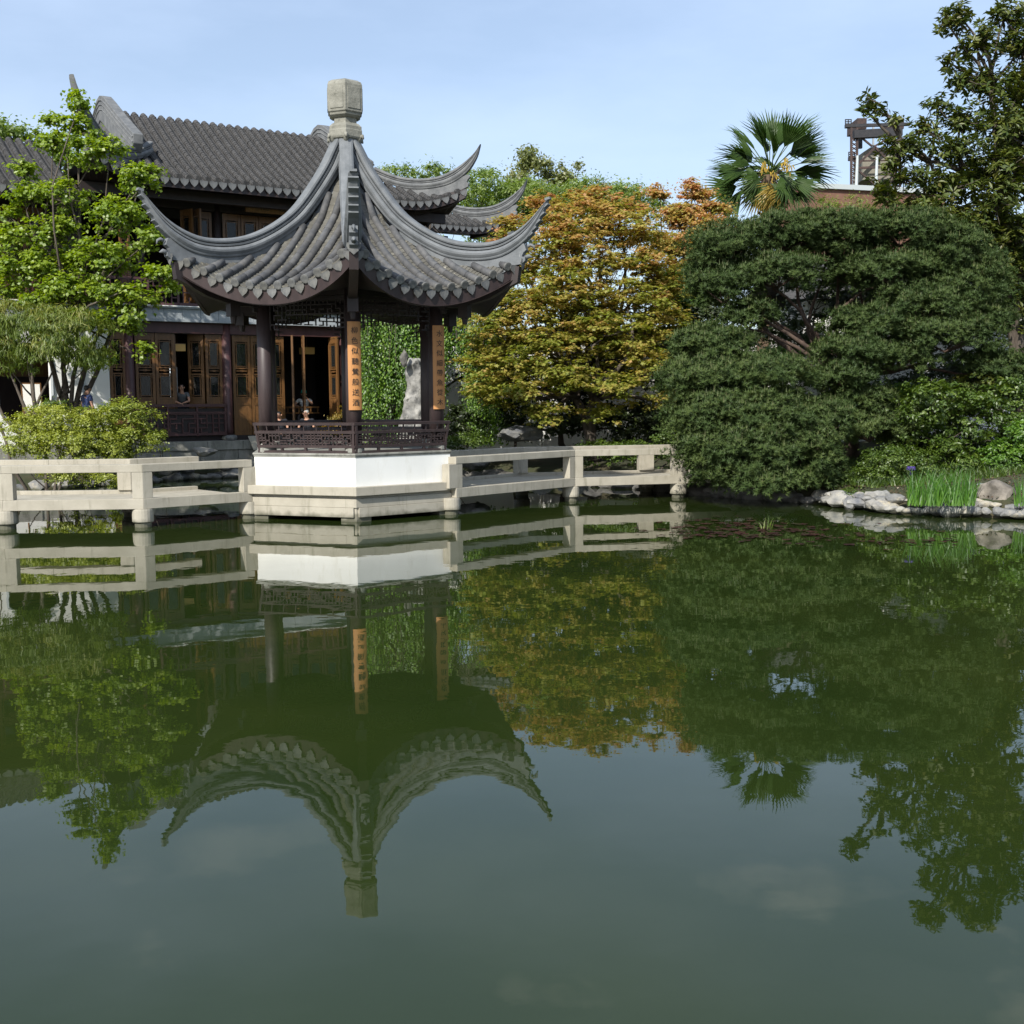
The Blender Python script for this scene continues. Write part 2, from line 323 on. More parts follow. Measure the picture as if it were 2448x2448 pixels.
pav = thing('hexagonal_pavilion', 'six-sided open pavilion with sweeping grey tiled roof on white plinth over the water', 'pavilion', (PC[0], PC[1], 0))
b = MB()
for R, z0, z1 in ((2.20, .655, 1.205),): b.prism(hexpoly(R), z0, z1)
b.build('plinth_wall', MT['plaster'], pav)
b = MB(); b.prism(hexpoly(2.235), 1.24, 1.276); b.prism(hexpoly(2.215), 1.205, 1.24); b.build('plinth_coping', MT['stone2'], pav, bevel=.006)
for R, z0, z1 in ((2.385, .49, .655), (2.24, .43, .49), (2.285, .262, .43)):
    b = MB(); b.prism(hexpoly(R), z0, z1); b.build('stone_course', MT['stone'], pav, bevel=.008)
b = MB()
for k in range(6):
    p, q = cpt(k, 2.17, .17), cpt(k+1, 2.17, .17); b.bar(p, q, .22, .18)
b.build('base_beam', MT['stone'], pav, bevel=.006)
for k in range(6):
    b = MB(); A0 = ang(k)
    poly = [cpt(k, 2.25, 0)[:2], (cpt(k, 2.25, 0)+.33*unit(cpt(k+1, 2.25, 0)-cpt(k, 2.25, 0)))[:2], cpt(k, 1.75, 0)[:2], (cpt(k, 2.25, 0)+.33*unit(cpt(k-1, 2.25, 0)-cpt(k, 2.25, 0)))[:2]]
    b.prism(poly, -.5, .262); b.build('corner_pier', MT['stone'], pav, bevel=.008)
# columns
for k in range(6):
    b = MB(); c = cpt(k, 1.92, 0); b.tube([c+V3(0, 0, z) for z in (1.27, 1.3, 1.42, 1.45)], [.17, .185, .185, .15], 20)
    b.build('column_base', MT['stone2'], pav, smooth=False)
    b = MB(); b.tube([c+V3(0, 0, z) for z in (1.45, 2.6, 4.37)], [.148, .146, .138], 24); b.build('column', MT['wood'], pav, smooth=True)
# beams and frieze lattices
def fret(mb, O, e1, e2, w, h, nx, ny, th, dp, seed=1, drop=None):
    rr = random.Random(seed); e3 = np.cross(e1, e2); ax = (e1, e2, e3); cx, cy = w/nx, h/ny
    for i in range(nx+1):
        for j in range(ny):
            if drop and j < drop(i/nx)*ny: continue
            if i in (0, nx) or rr.random() < .70: mb.box(O+e1*(i*cx)+e2*((j+.5)*cy), (th/2, cy/2+th/2, dp/2), ax)
    for j in range(ny+1):
        for i in range(nx):
            if drop and j < drop((i+.5)/nx)*ny-.01: continue
            if (rr.random() < .64) or j == ny: mb.box(O+e1*((i+.5)*cx)+e2*(j*cy), (cx/2+th/2, th/2, dp/2*.98), ax)
UP = V3(0, 0, 1)
for k in range(6):
    p, q = cpt(k, 1.92, 0), cpt(k+1, 1.92, 0); d = unit(q-p); Lw = np.linalg.norm(q-p)
    b = MB(); b.bar(p+UP*4.20, q+UP*4.20, .10, .06); b.build('lintel', MT['dkwood'], pav)
    b = MB(); b.bar(p+UP*4.33, q+UP*4.33, .16, .18); b.build('eave_beam', MT['dkwood'], pav)
    b = MB(); n_ = np.cross(d, UP)
    fret(b, p+d*.15+UP*3.64, d, UP, Lw-.30, .53, 18, 6, .022, .03, seed=k+3, drop=lambda x: .0 if (x < .10 or x > .90) else (.17 if (x < .2 or x > .8) else .5))
    b.bar(p+d*.15+UP*4.165, q-d*.15+UP*4.165, .03, .022)
    b.build('frieze_lattice', MT['dkwood'], pav)
# leaning balustrades on the sides without a bridge
for k in (-1, 0, 2, 3):
    A0, A1 = cpt(k, 2.09, 1.29), cpt(k+1, 2.09, 1.29); B0, B1 = cpt(k, 2.19, 1.84), cpt(k+1, 2.19, 1.84)
    lerp = lambda u_, v_: (A0*(1-u_)+A1*u_)*(1-v_)+(B0*(1-u_)+B1*u_)*v_
    d = unit(A1-A0); e2 = unit((B0+B1)/2-(A0+A1)/2); Lw = np.linalg.norm(A1-A0)
    for v_, h_, nm in ((0.02, .045, 'base_rail'), (.21, .05, 'lower_rail'), (.70, .05, 'upper_rail'), (.985, .05, 'hand_rail')):
        b = MB(); b.bar(lerp(-.005, v_), lerp(1.005, v_), .055, h_, up=e2); b.build(nm, MT['wood'], pav)
    for u_ in (0.012, .25, .5, .75, .988):
        b = MB(); b.bar(lerp(u_, 0), lerp(u_, .98 if u_ in (.012, .988) else .21), .05, .045, up=d); b.build('baluster_post', MT['wood'], pav)
    for u_ in (.125, .25, .375, .5, .625, .75, .875):
        b = MB(); b.bar(lerp(u_, .70), lerp(u_, .98), .02, .02, up=d); b.build('rail_spindle', MT['wood'], pav)
    b = MB(); fret(b, lerp(0.02, .23), d, e2, Lw*.96, .245, 26, 5, .024, .03, seed=k+20); b.build('railing_lattice', MT['wood'], pav)
    b = MB(); i0, i1 = cpt(k, 1.84, 1.66), cpt(k+1, 1.84, 1.66); b.bar(i0, i1, .26, .04); b.build('bench_seat', MT['wood'], pav)
# amber couplet boards: shallow half-round planks fixed on the outward side of two columns
def glyph(txt, P, ex, ey, size, parent, mt='ink', ext=.002):
    cu = bpy.data.curves.new('txt', 'FONT'); cu.body = txt; cu.size = size; cu.extrude = ext; cu.align_x = 'CENTER'; cu.align_y = 'CENTER'
    to = bpy.data.objects.new('txt', cu); COL.objects.link(to)
    bpy.context.view_layer.update(); dg = bpy.context.evaluated_depsgraph_get(); me = bpy.data.meshes.new_from_object(to.evaluated_get(dg)); bpy.data.objects.remove(to)
    me.materials.clear(); me.materials.append(MT[mt])
    o = link('character', me, parent); w_ = wloc(parent); o.matrix_basis = frame(P-w_, ex, ey, np.cross(ex, ey)); return o
def couplet(k, chars, nm, dirA, z0, z1):
    c = cpt(k, 1.92, 0); n_ = V3(cos(dirA), sin(dirA), 0); t_ = V3(-sin(dirA), cos(dirA), 0)
    b = MB(); rings = []
    for z in (z0, z1):
        outer = [c+n_*(.187*cos(a))+t_*(.187*sin(a))+UP*z for a in np.linspace(-.74, .74, 10)]
        inner = [c+n_*(.160*cos(a))+t_*(.160*sin(a))+UP*z for a in np.linspace(.74, -.74, 10)]
        rings.append(outer+inner)
    b.loft(rings); o = b.build(nm, MT['board'], pav)
    n = len(chars)
    for i, ch in enumerate(chars):
        z = z1-.17-(z1-z0-.30)*i/(n-1); glyph(ch, c+n_*.190+UP*z, t_, UP, .135, o)
fcam = lambda k: atan2(-cpt(k, 1.92, 0)[1], -cpt(k, 1.92, 0)[0])
couplet(0, '柳色似聽鶯般送酒', 'couplet_board', fcam(0)+.22, 2.09, 3.73)
couplet(1, '水文似細帶魚從木', 'couplet_board', fcam(1)+.40, 2.09, 3.73)
# roof deck (under the tiles), soffit, eave board
b = MB(); sf = MB(); pn_all = []
for k in range(6):
    TT = np.linspace(-1, 1, 33)
    P = [[None]*len(TT) for _ in range(22)]; Q = [[None]*len(TT) for _ in range(9)]
    for j, t_ in enumerate(TT):
        A = Aeave(t_)
        for i in range(22):
            a_ = .16+(A-.16)*i/21; s = t_*a_*T30; P[i][j] = fpt(k, a_, s, zface(a_, s)-.035)
        for i in range(9):
            f_ = i/8; a_ = 1.5+(A-.03-1.5)*f_; s = t_*a_*T30; ze = zface(A, t_*A*T30)-.30; zi = 4.34
            Q[i][j] = fpt(k, a_, s, min(zi+(ze-zi)*f_**1.5, zface(a_, s)-.1))
    b.grid(P); sf.grid(Q)
b.build('roof_deck', MT['ridge'], pav, smooth=True)
sf.build('soffit', MT['dkwood'], pav, smooth=True)
for k in range(6):
    b = MB(); rings = []
    for t_ in np.linspace(-1, 1, 33):
        A = Aeave(t_); z = zface(A, t_*A*T30)
        rings.append([fpt(k, A-.02, t_*(A-.02)*T30, z-.05), fpt(k, A-.065, t_*(A-.065)*T30, z-.285-.03*(1-t_*t_)), fpt(k, A-.10, t_*(A-.10)*T30, z-.285-.03*(1-t_*t_)), fpt(k, A-.08, t_*(A-.08)*T30, z-.05)])
    b.loft(rings); b.build('eave_board', MT['wood'], pav)
b = MB(); b.prism(hexpoly(1.9), 4.40, 4.44); b.build('ceiling', MT['dkwood'], pav)
# tiles
dripme = None
def shield(w, h, th=.02):      # pointed drip tile, hangs along -Y of its own frame, thickness along Z
    pts = [(-w/2, .01), (-w*.53, -h*.30), (-w*.36, -h*.62), (0, -h), (w*.36, -h*.62), (w*.53, -h*.30), (w/2, .01)]
    n = len(pts); v = [(x, y, 0) for x, y in pts]+[(x, y, th) for x, y in pts]
    me = bpy.data.meshes.new('drip_tile'); me.from_pydata(v, [], [tuple(range(n-1, -1, -1)), tuple(range(n, 2*n))]+[(i, (i+1) % n, n+(i+1) % n, n+i) for i in range(n)])
    return me
DRIP = shield(.185, .165); DRIP.materials.append(MT['drip'])
capb = MB(); capb.tube([(0, 0, -.02), (0, 0, .018), (0, 0, .022)], [.082, .082, .066], 16)
CAP = bpy.data.meshes.new('end_cap'); CAP.from_pydata(capb.v, [], capb.f); CAP.materials.append(MT['drip'])
SP = .29; stuffb = MB()
for k in range(6):
    for i in range(12):
        s = (i-5.5)*SP; ae = eave_a(s)+.015; a0 = 1.732*(abs(s)+.13)
        n = max(1, int(round((ae-a0)/.31))); aa = np.linspace(ae, a0, n+1)
        pth = lambda a_: fpt(k, a_, s, zface(a_, s)+.045)
        for j in range(n):
            a1, a2 = aa[j], aa[j+1]-.02
            mbb = stuffb if k in (2, 3) else MB()
            last = (j == n-1)
            mid = (a1+a2)/2; jit = lambda: random.uniform(-.0015, .0015)
            pts = [pth(a1), pth(mid), pth(a2)]; r_ = .076+jit()
            if last: pts.append(pth(a2-.02)-UP*.05); mbb.tube(pts, [r_, r_-.002, r_-.006, .02], 10)
            else: mbb.tube(pts, [r_, r_-.002, r_-.005], 10, cap=(j == 0))
            if k not in (2, 3): mbb.build('barrel_tile', MT['tile'], pav, smooth=True)
        am = pth(ae); d = unit(pth(ae)-pth(ae-.1)); x = unit(np.cross(UP, d)); inst('end_cap', CAP, pav, frame(am+d*.012, x, np.cross(d, x), d))
    for i in range(13):
        s = (i-6)*SP; ae = eave_a(s)-.005; p = fpt(k, ae, s, zface(ae, s)-.03)
        if abs(s) > 1.80: s = math.copysign(1.78, s); ae = eave_a(s)-.0; p = fpt(k, ae, s, zface(ae, s)-.03)
        o_ = unit(fpt(k, 1, 0, 0)-fpt(k, 0, 0, 0)); x = unit(fpt(k, ae, s+.05, zface(eave_a(s+.05), s+.05))-fpt(k, ae, s-.05, zface(eave_a(s-.05), s-.05))) if abs(s) < 1.7 else unit(fpt(k, 1, 1, 0)-fpt(k, 1, 0, 0))
        y = unit(UP-x*(UP@x)+o_*.10); z = np.cross(x, y); 
        inst('drip_tile', DRIP, pav, frame(p, x, y, z, (1, random.uniform(.94, 1.05), 1)))
    # pan tiles between the barrel rows: short overlapping steps
    pb = MB()
    for i in range(13):
        s = (i-6)*SP
        if abs(s) > 1.76: continue
        ae = eave_a(s); a0 = 1.732*(max(0, abs(s)-.02))+.22; a_ = ae+.01
        while a_ > a0:
            a2 = a_-.10
            q = []
            for aa_, dz in ((a_, .028), (a2, .010)):
                for ds in (-.085, 0, .085):
                    q.append(fpt(k, aa_, s+ds, zface(aa_, s+ds)+dz-(.022 if ds == 0 else 0)))
            q += [p_-UP*.03 for p_ in q[:3]]
            pb.add(q, [(0, 1, 4, 3), (1, 2, 5, 4), (0, 6, 7, 1), (1, 7, 8, 2)])
            a_ -= .092
    tag(pb.build('pan_tiles', MT['pan'], pav), kind='stuff')
tag(stuffb.build('rear_barrel_tiles', MT['tile'], pav, smooth=True), kind='stuff')
# hip ridges: moulded section swept between the lower and upper profile
def resample(C, n, p=1.0):
    d = np.r_[0, np.cumsum(np.hypot(*np.diff(C, axis=0).T))]; t_ = np.linspace(0, 1, n)**p*d[-1]
    return np.c_[np.interp(t_, d, C[:, 0]), np.interp(t_, d, C[:, 1])]
def chaikin(C, n=2):
    C = np.array(C, float)
    for _ in range(n):
        Q = C[:-1]*.75+C[1:]*.25; R_ = C[:-1]*.25+C[1:]*.75; C = np.vstack([C[:1], np.stack([Q, R_], 1).reshape(-1, 2), C[-1:]])
    return C
def ridge_sweep(mb, P3, top, bot, wscale=1.0, npt=60):
    # P3(r, z) -> point in the ridge plane ; side vector S ; section as (fraction of height, half width)
    T_ = resample(chaikin(top), npt); Bc = resample(chaikin(bot), 400)
    sec = [(-.02, .10), (.04, .11), (.09, .112), (.15, .128), (.25, .150), (.36, .155), (.46, .135), (.50, .112), (.515, .075), (.54, .075), (.555, .120), (.66, .128), (.675, .078), (.71, .078), (.725, .130), (.80, .140), (.90, .132), (.97, .095), (1.0, .04)]
    S = P3.side; rings = []
    jprev = 0
    for i, tp in enumerate(T_):
        j = int(np.argmin(np.hypot(Bc[:, 0]-tp[0], Bc[:, 1]-tp[1]))); j = max(j, jprev); jprev = j; bp_ = Bc[j]
        taper = 1.0 if i < npt*.80 else 1.0-.45*((i-npt*.80)/(npt*.20))
        a = [(bp_*(1-f_)+tp*f_, w_*wscale*taper) for f_, w_ in sec]
        rings.append([P3(*q)+S*w_ for q, w_ in a]+[P3(*q)-S*w_ for q, w_ in reversed(a)])
    mb.loft(rings)
class Plane:
    def __init__(s, o, d): s.o = V3(*o); s.d = unit(d); s.side = unit(np.cross(s.d, UP))
    def __call__(s, r, z): return s.o+s.d*r+UP*z
for k in range(6):
    a = ang(k); P3 = Plane((PC[0], PC[1], 0), (cos(a), sin(a), 0))
    b = MB(); ridge_sweep(b, P3, RT, RB); hr = b.build('hip_ridge', MT['ridge'], pav, smooth=False)
    # web between ridge and tiles, ends in the hooked ornament
    b = MB(); wb = [(1.2, 5.66), (2.17, 5.12), (2.98, 5.0), (3.4, 5.05), (3.72, 5.22), (3.82, 5.22), (3.86, 5.10), (3.80, 5.05), (3.77, 4.98), (3.84, 4.97), (3.84, 4.90), (3.76, 4.84), (3.4, 4.80), (2.98, 4.80), (2.17, 4.92), (1.2, 5.5)]
    b.loft([[P3(r, z)+P3.side*w_ for r, z in wb] for w_ in (-.075, .075)], cap=True); b.build('ridge_web', MT['ridge'], pav)
    b = MB()
    for (r, z, l_) in ((3.93, 5.36, .10), (4.01, 5.47, .09), (4.10, 5.60, .08), (4.19, 5.74, .07), (4.27, 5.90, .06)):      # stepped slabs under the tail
        b.box(P3(r-.02, z), (l_, .085, .016), (unit(P3.d*.8+UP*.6), P3.side, unit(UP*.8-P3.d*.6)))
    b.box(P3(4.28, 6.03), (.05, .06, .022), (unit(P3.d+UP*.25), P3.side, unit(UP-P3.d*.25)))
    b.build('ridge_step', MT['ridge'], hr)
    b = MB(); b.tube([P3(3.87, 5.17), P3(3.93, 5.20), P3(3.99, 5.17), P3(4.01, 5.10)], [.035, .03, .025, .01], 8); b.tube([P3(3.82, 4.96), P3(3.90, 4.99), P3(3.96, 4.96)], [.05, .04, .012], 8)
    b.build('hook_ornament', MT['ridge'], hr, smooth=True)
    x = P3.side; inst('drip_tile', DRIP, pav, frame(P3(3.76, 4.93), x, unit(UP+P3.d*.1), unit(P3.d), (1.25, 1.15, 1)))
    # angle rafter carrying the corner
    b = MB(); b.loft([[P3(r, z)+P3.side*w_ for r, z in ((1.8, 4.1), (2.5, 4.06), (3.1, 4.22), (3.5, 4.42), (3.68, 4.50), (3.72, 4.80), (3.2, 4.72), (1.8, 4.45))] for w_ in (-.08, .08)]); b.build('angle_rafter', MT['dkwood'], pav)
    b = MB(); b.box(P3(2.55, 4.0), (.10, .10, .13), (P3.d, P3.side, UP)); b.tube([P3(2.55, 3.9), P3(2.55, 3.74)], [.07, .045], 8); b.build('hanging_post', MT['dkwood'], pav)
    b = MB(); b.box(P3(1.98, 4.02), (.16, .05, .05), (P3.d, P3.side, UP)); b.box(P3(2.04, 4.14), (.14, .09, .09), (P3.d, P3.side, UP)); b.build('bracket', MT['dkwood'], pav)
    b = MB(); b.tube([P3(.24, 7.38), P3(.33, 7.50), P3(.38, 7.52), P3(.40, 7.46)], [.06, .05, .04, .02], 8); b.build('ridge_cap', MT['finial'], pav, smooth=True)
# finial
fz = MB()
def hexring(R, z): return [(PC[0]+R*cos(ang(k)), PC[1]+R*sin(ang(k)), z) for k in range(6)]
fz.loft([hexring(R, z) for R, z in ((.27, 7.0), (.30, 7.44), (.36, 7.47), (.375, 7.50), (.375, 7.62), (.365, 7.64), (.365, 7.70), (.30, 7.76), (.255, 7.78), (.25, 7.90), (.26, 7.93))])
fz.build('finial_base', MT['finial'], pav)
fz = MB(); fz.loft([hexring(R, z) for R, z in ((.29, 7.88), (.35, 7.92), (.355, 7.96), (.385, 7.98), (.395, 8.3), (.393, 8.50), (.37, 8.56), (.33, 8.58), (.30, 8.60), (.24, 8.615))])
fh = fz.build('finial_block', MT['finial'], pav, bevel=.008)
for k in range(6):
    b = MB(); a = ang(k+.5); n_ = V3(cos(a), sin(a), 0); t_ = V3(-sin(a), cos(a), 0); c = V3(PC[0], PC[1], 8.24)+n_*.340
    b.box(c, (.145, .008, .21), (t_, n_, UP))
    o = b.build('finial_panel', MT['finial'], fh, bevel=.006)

# ------------------------------------------------------------------ zigzag bridges
def bridge(label, front, w, vis_front, vis_rear, ext=(0, 0)):
    n = len(front); F_ = [V3(*p, 0) for p in front]
    nor = []
    for i in range(n):
        a_ = unit(F_[i]-F_[i-1]) if i > 0 else None; c_ = unit(F_[i+1]-F_[i]) if i < n-1 else None
        N_ = [V3(-q[1], q[0], 0) for q in (a_, c_) if q is not None]
        m_ = unit(sum(N_)); nor.append(m_/max(.5, m_@N_[0]))
    R_ = [F_[i]+nor[i]*w for i in range(n)]
    root = thing('zigzag_bridge', label, 'bridge', (*((F_[0]+F_[-1])/2)[:2], 0))
    for i in range(n-1):
        d = unit(F_[i+1]-F_[i]); ln = np.linalg.norm(F_[i+1]-F_[i]); nn = V3(-d[1], d[0], 0)
        b = MB(); q = [F_[i]+nor[i]*.12, F_[i+1]+nor[i+1]*.12, F_[i+1]+nor[i+1]*(w-.12), F_[i]+nor[i]*(w-.12)]
        b.prism([p[:2] for p in q], .34, .455); b.build('deck_slab', MT['stone'], root)
        for side, L_ in ((0, F_), (1, R_)):
            sg = 1 if side == 0 else -1
            def strip(o0, o1, z0, z1, nm, bv=.008):
                b = MB(); p = [L_[i]+nor[i]*o0*sg, L_[i+1]+nor[i+1]*o0*sg, L_[i+1]+nor[i+1]*o1*sg, L_[i]+nor[i]*o1*sg]
                b.prism([x_[:2] for x_ in p], z0, z1); b.build(nm, MT['stone'], root, bevel=bv)
            strip(0, .16, .335, .525, 'edge_beam'); strip(.0, .24, 1.005, 1.145, 'top_rail')
    for side, L_, vis in ((0, F_, vis_front), (1, R_, vis_rear)):
        sg = 1 if side == 0 else -1
        for i in vis:
            a_ = unit(L_[i]-L_[i-1]) if i > 0 else unit(L_[i+1]-L_[i]); c_ = unit(L_[i+1]-L_[i]) if i < n-1 else a_
            hw = .19; o1 = .20
            na, nc = V3(-a_[1], a_[0], 0)*sg, V3(-c_[1], c_[0], 0)*sg
            P_ = L_[i]+nor[i]*.006*sg
            poly = [P_-a_*hw, P_, P_+c_*hw, P_+c_*hw+nc*o1, P_+nor[i]*o1*sg, P_-a_*hw+na*o1]
            if side: poly = poly[::-1]
            b = MB(); b.prism([x_[:2] for x_ in poly], .525, 1.005); b.build('post', MT['stone'], root, bevel=.008)
            pc = L_[i]+nor[i]*.16*sg
            b = MB(); b.tube([pc+UP*z for z in (.335, .30, .10, .08)], [.185, .19, .192, .17], 22); b.tube([pc+UP*z for z in (.09, -.9)], [.15, .15], 16); b.build('pier', MT['stone'], root, smooth=False)
    return root
bridge('pale concrete zigzag footbridge left of the pavilion, below the yellow-green azalea', [(-14.6, 20.75), (-9.12, 20.40), (-6.66, 20.60), (-5.02, 22.10)], 2.4, (1, 2, 3), (2,))
bridge('pale concrete zigzag footbridge running right from the pavilion to the low pine', [(-1.10, 22.62), (1.42, 25.5), (3.88, 26.15), (6.6, 26.9)], 2.3, (0, 1, 2), (1, 2))
# ------------------------------------------------------------------ tea hall behind the water
HO = at(388, 1057, 35.0); HO = V3(HO[0], HO[1], 0)
HTH = radians(32.5); HU = V3(cos(HTH), sin(HTH), 0); HN = V3(-sin(HTH), cos(HTH), 0)
def W(u, v, z): return HO+HU*u+HN*v+UP*z
HAX = (HU, HN, UP)
def hbox(mb, u0, u1, v0, v1, z0, z1): mb.box(W((u0+u1)/2, (v0+v1)/2, (z0+z1)/2), (abs(u1-u0)/2, abs(v1-v0)/2, abs(z1-z0)/2), HAX)
MT['hwood'] = mat('reddish_lacquered_wood', (.058, .024, .024), .5, (.085, .036, .034), 5, stretch=(1, 1, .2), bump=.1)
hall = thing('tea_hall', 'two-storey teahouse with dark tiled roof and brown lattice doors across the water', 'building', W(3, 0, 1.1))
def hb(name, mt, *boxes, bevel=0, parent=None):
    b = MB()
    for q in boxes: hbox(b, *q)
    return b.build(name, MT[mt], parent or hall, bevel=bevel)
# plinth in two courses of long stones
u_ = -1.6
while u_ < 9.6:
    w_ = random.uniform(1.0, 1.6); hb('plinth_stone', 'stone2', (u_+.006, u_+w_-.006, -.75, -.20, .83, 1.10), bevel=.01); u_ += w_
u_ = -1.6
while u_ < 9.6:
    w_ = random.uniform(.9, 1.5); hb('plinth_stone', 'stone2', (u_+.006, u_+w_-.006, -.70, -.20, .40, .824), bevel=.01); u_ += w_
hb('plinth_core', 'stone2', (-8, 9.6, -.22, 7, -.4, 1.095)); hb('floor', 'dkwood', (-7.5, 9.5, .0, 6.9, 1.10, 1.25))
for u_ in (-.90, 2.09, 6.08, 9.2):
    b = MB(); b.tube([W(u_, 0, z) for z in (1.25, 1.45, 4.7)], [.15, .15, .14], 20); b.build('column', MT['hwood'], hall, smooth=True)
    b = MB(); b.tube([W(u_, 0, z) for z in (1.10, 1.16, 1.22, 1.26)], [.2, .24, .22, .17], 18); b.build('column_base', MT['stone2'], hall)
hb('lintel', 'hwood', (-1.4, 9.4, -.08, .08, 4.40, 4.72)); hb('upper_floor', 'dkwood', (-7.5, 9.5, 0.1, 6.9, 4.74, 5.15))
# blue-grey fascia in panels with mouldings
u_ = -6.6
while u_ < 9.6:
    hb('fascia_panel', 'fascia', (u_+.004, u_+.556, -.24, -.02, 4.80, 5.12)); u_ += .56
hb('fascia_moulding', 'fascia', (-6.6, 9.7, -.28, -.02, 4.725, 4.795)); hb('fascia_moulding', 'fascia', (-6.6, 9.7, -.32, -.02, 5.125, 5.17)); hb('fascia_moulding', 'plaster', (-6.6, 9.7, -.36, -.02, 5.17, 5.20))
def leaf_door(e, P, w, h, nm='door_leaf', lit=None):     # P bottom corner, e width direction
    e = unit(e); n_ = np.cross(e, UP); ax = (e, n_, UP)
    b = MB(); bb = lambda x0, x1, z0, z1, d=.03: b.box(P+e*(x0+x1)/2+UP*(z0+z1)/2, (abs(x1-x0)/2, d, abs(z1-z0)/2), ax)
    st = .085
    bb(0, st, 0, h); bb(w-st, w, 0, h)
    low = h*.30
    for z0, z1 in ((0, .07), (low, low+.06), (low*1.22, low*1.22+.05), (h*.60, h*.60+.04), (h*.66, h*.66+.04), (h*.93, h*.93+.05), (h-.06, h)): bb(st, w-st, z0, z1, .028)
    bb(st, w-st, .07, low, .014); bb(st, w-st, low+.06, low*1.22, .014); bb(st, w-st, h*.93+.05, h-.06, .014)
    bb(st+.05, w-st-.05, .12, low-.05, .022)
    o = b.build(nm, MT['brown'], hall)
    for z0, z1 in ((low*1.22+.05, h*.60), (h*.66+.04, h*.93)):
        g_ = MB(); g_.box(P+e*w/2+UP*(z0+z1)/2, (w/2-st-.055, .006, (z1-z0)/2-.05), ax); g_.build('glass_pane', MT['glass'], o)
        l_ = MB()
        for x0 in (st+.048, w-st-.048): l_.box(P+e*x0+UP*(z0+z1)/2, (.012, .02, (z1-z0)/2), ax)
        for zz_ in (z0+.045, z1-.045): l_.box(P+e*w/2+UP*zz_, (w/2-st, .02, .012), ax)
        nk = max(3, int((z1-z0)/.16))
        for q in range(nk):
            zc_ = z0+(q+.5)*(z1-z0)/nk
            for x0 in (st+.02, w-st-.02): l_.box(P+e*x0+UP*zc_, (.03, .018, .009), ax)
        l_.build('leaf_lattice', MT['brown'], o)
    l_ = MB(); zc_ = h*.64
    for dz in (-.02, .02): l_.box(P+e*w/2+UP*(zc_+dz*.5), (w/2-st-.03, .02, .008), ax)
    l_.box(P+e*w/2+UP*zc_, (.05, .022, .03), ax); l_.build('leaf_lattice', MT['brown'], o)
    return o
DZ, DH = 1.25, 3.15
for u_ in (-.72, -.12): leaf_door(HU, W(u_, .02, DZ), .58, DH)
leaf_door(HU*.05+HN*.99, W(.49, .05, DZ), .5, DH)
leaf_door(HU*.80-HN*.60, W(.99, .36, DZ), .50, DH)
leaf_door(HU, W(1.43, .04, DZ), .52, DH)
for u_ in (2.28, 2.88): leaf_door(HU, W(u_, .02, DZ), .58, DH)
leaf_door(HU, W(3.48, .02, DZ), .50, DH)
leaf_door(HU*-.42-HN*.90, W(4.30, .0, DZ), .55, DH); leaf_door(HU*-.30-HN*.95, W(4.62, .0, DZ), .55, DH)
leaf_door(HU*.12-HN*.99, W(5.60, .10, DZ), .55, DH)
leaf_door(HU, W(-1.48, -.02, DZ), .46, DH)          # narrow glazed leaf beside the white wall
hb('dark_end_wall', 'dkwood', (6.22, 9.2, -.02, .06, 1.25, 4.40))  # dark wall put here instead of doors to keep foliage gaps dark
hb('transom', 'dkwood', (-.75, 9.2, -.03, .05, 4.38, 4.42))
# low lattice railing in the first bay and a rail in the third
b = MB(); hbox(b, -.75, 1.94, -.22, -.12, 2.15, 2.24); hb_r = b.build('railing_cap', MT['hwood'], hall)
b = MB(); hbox(b, -.75, 1.94, -.20, -.14, 1.95, 2.0); hbox(b, -.75, 1.94, -.20, -.14, 1.27, 1.34)
for u_ in (-.75, .15, 1.05, 1.94): hbox(b, u_-.03, u_+.03, -.20, -.14, 1.25, 2.2)
b.build('railing_frame', MT['hwood'], hall)
b = MB(); fret(b, W(-.73, -.17, 1.36), HU, UP, 2.65, .57, 14, 4, .035, .03, seed=5); b.build('railing_lattice', MT['hwood'], hall)
b = MB(); hbox(b, -.75, 1.94, -.13, -.12, 1.26, 2.1); b.build('railing_backing', MT['dkwood'], hall)
b = MB(); hbox(b, 3.9, 5.4, .55, .62, 2.08, 2.14); hbox(b, 3.9, 5.4, .56, .61, 1.90, 1.94)
for u_ in (3.95, 4.3, 4.7, 5.1, 5.35): hbox(b, u_-.02, u_+.02, .56, .61, 1.90, 2.1)
b.build('table_rail', MT['brown'], hall)
# interior
hb('rear_wall', 'dkwood', (-7.5, 9.5, 6.7, 6.85, 1.1, 2.3), (-7.5, 9.5, 6.7, 6.85, 3.6, 8.9), *[(a_, c_, 6.7, 6.85, 2.3, 3.6) for a_, c_ in ((-7.5, 1.5), (1.75, 1.85), (2.1, 2.2), (2.5, 6.2), (6.6, 6.7), (7.1, 9.5))])
hb('side_wall', 'plaster', (9.35, 9.5, .1, 6.7, 1.1, 4.72)); hb('side_wall', 'dkwood', (9.35, 9.5, .1, 6.7, 5.15, 8.9)); hb('partition', 'dkwood', (-1.55, -1.45, .1, 6.7, 1.1, 4.72)); hb('partition', 'dkwood', (-2.2, -2.05, 1.2, 6.7, 5.15, 8.9)); hb('screen', 'dkwood', (.2, 1.3, 3.5, 3.6, 1.25, 4.6), (4.9, 6.4, 3.2, 3.3, 1.25, 4.6), (2.2, 3.9, 2.2, 2.3, 1.25, 4.7))
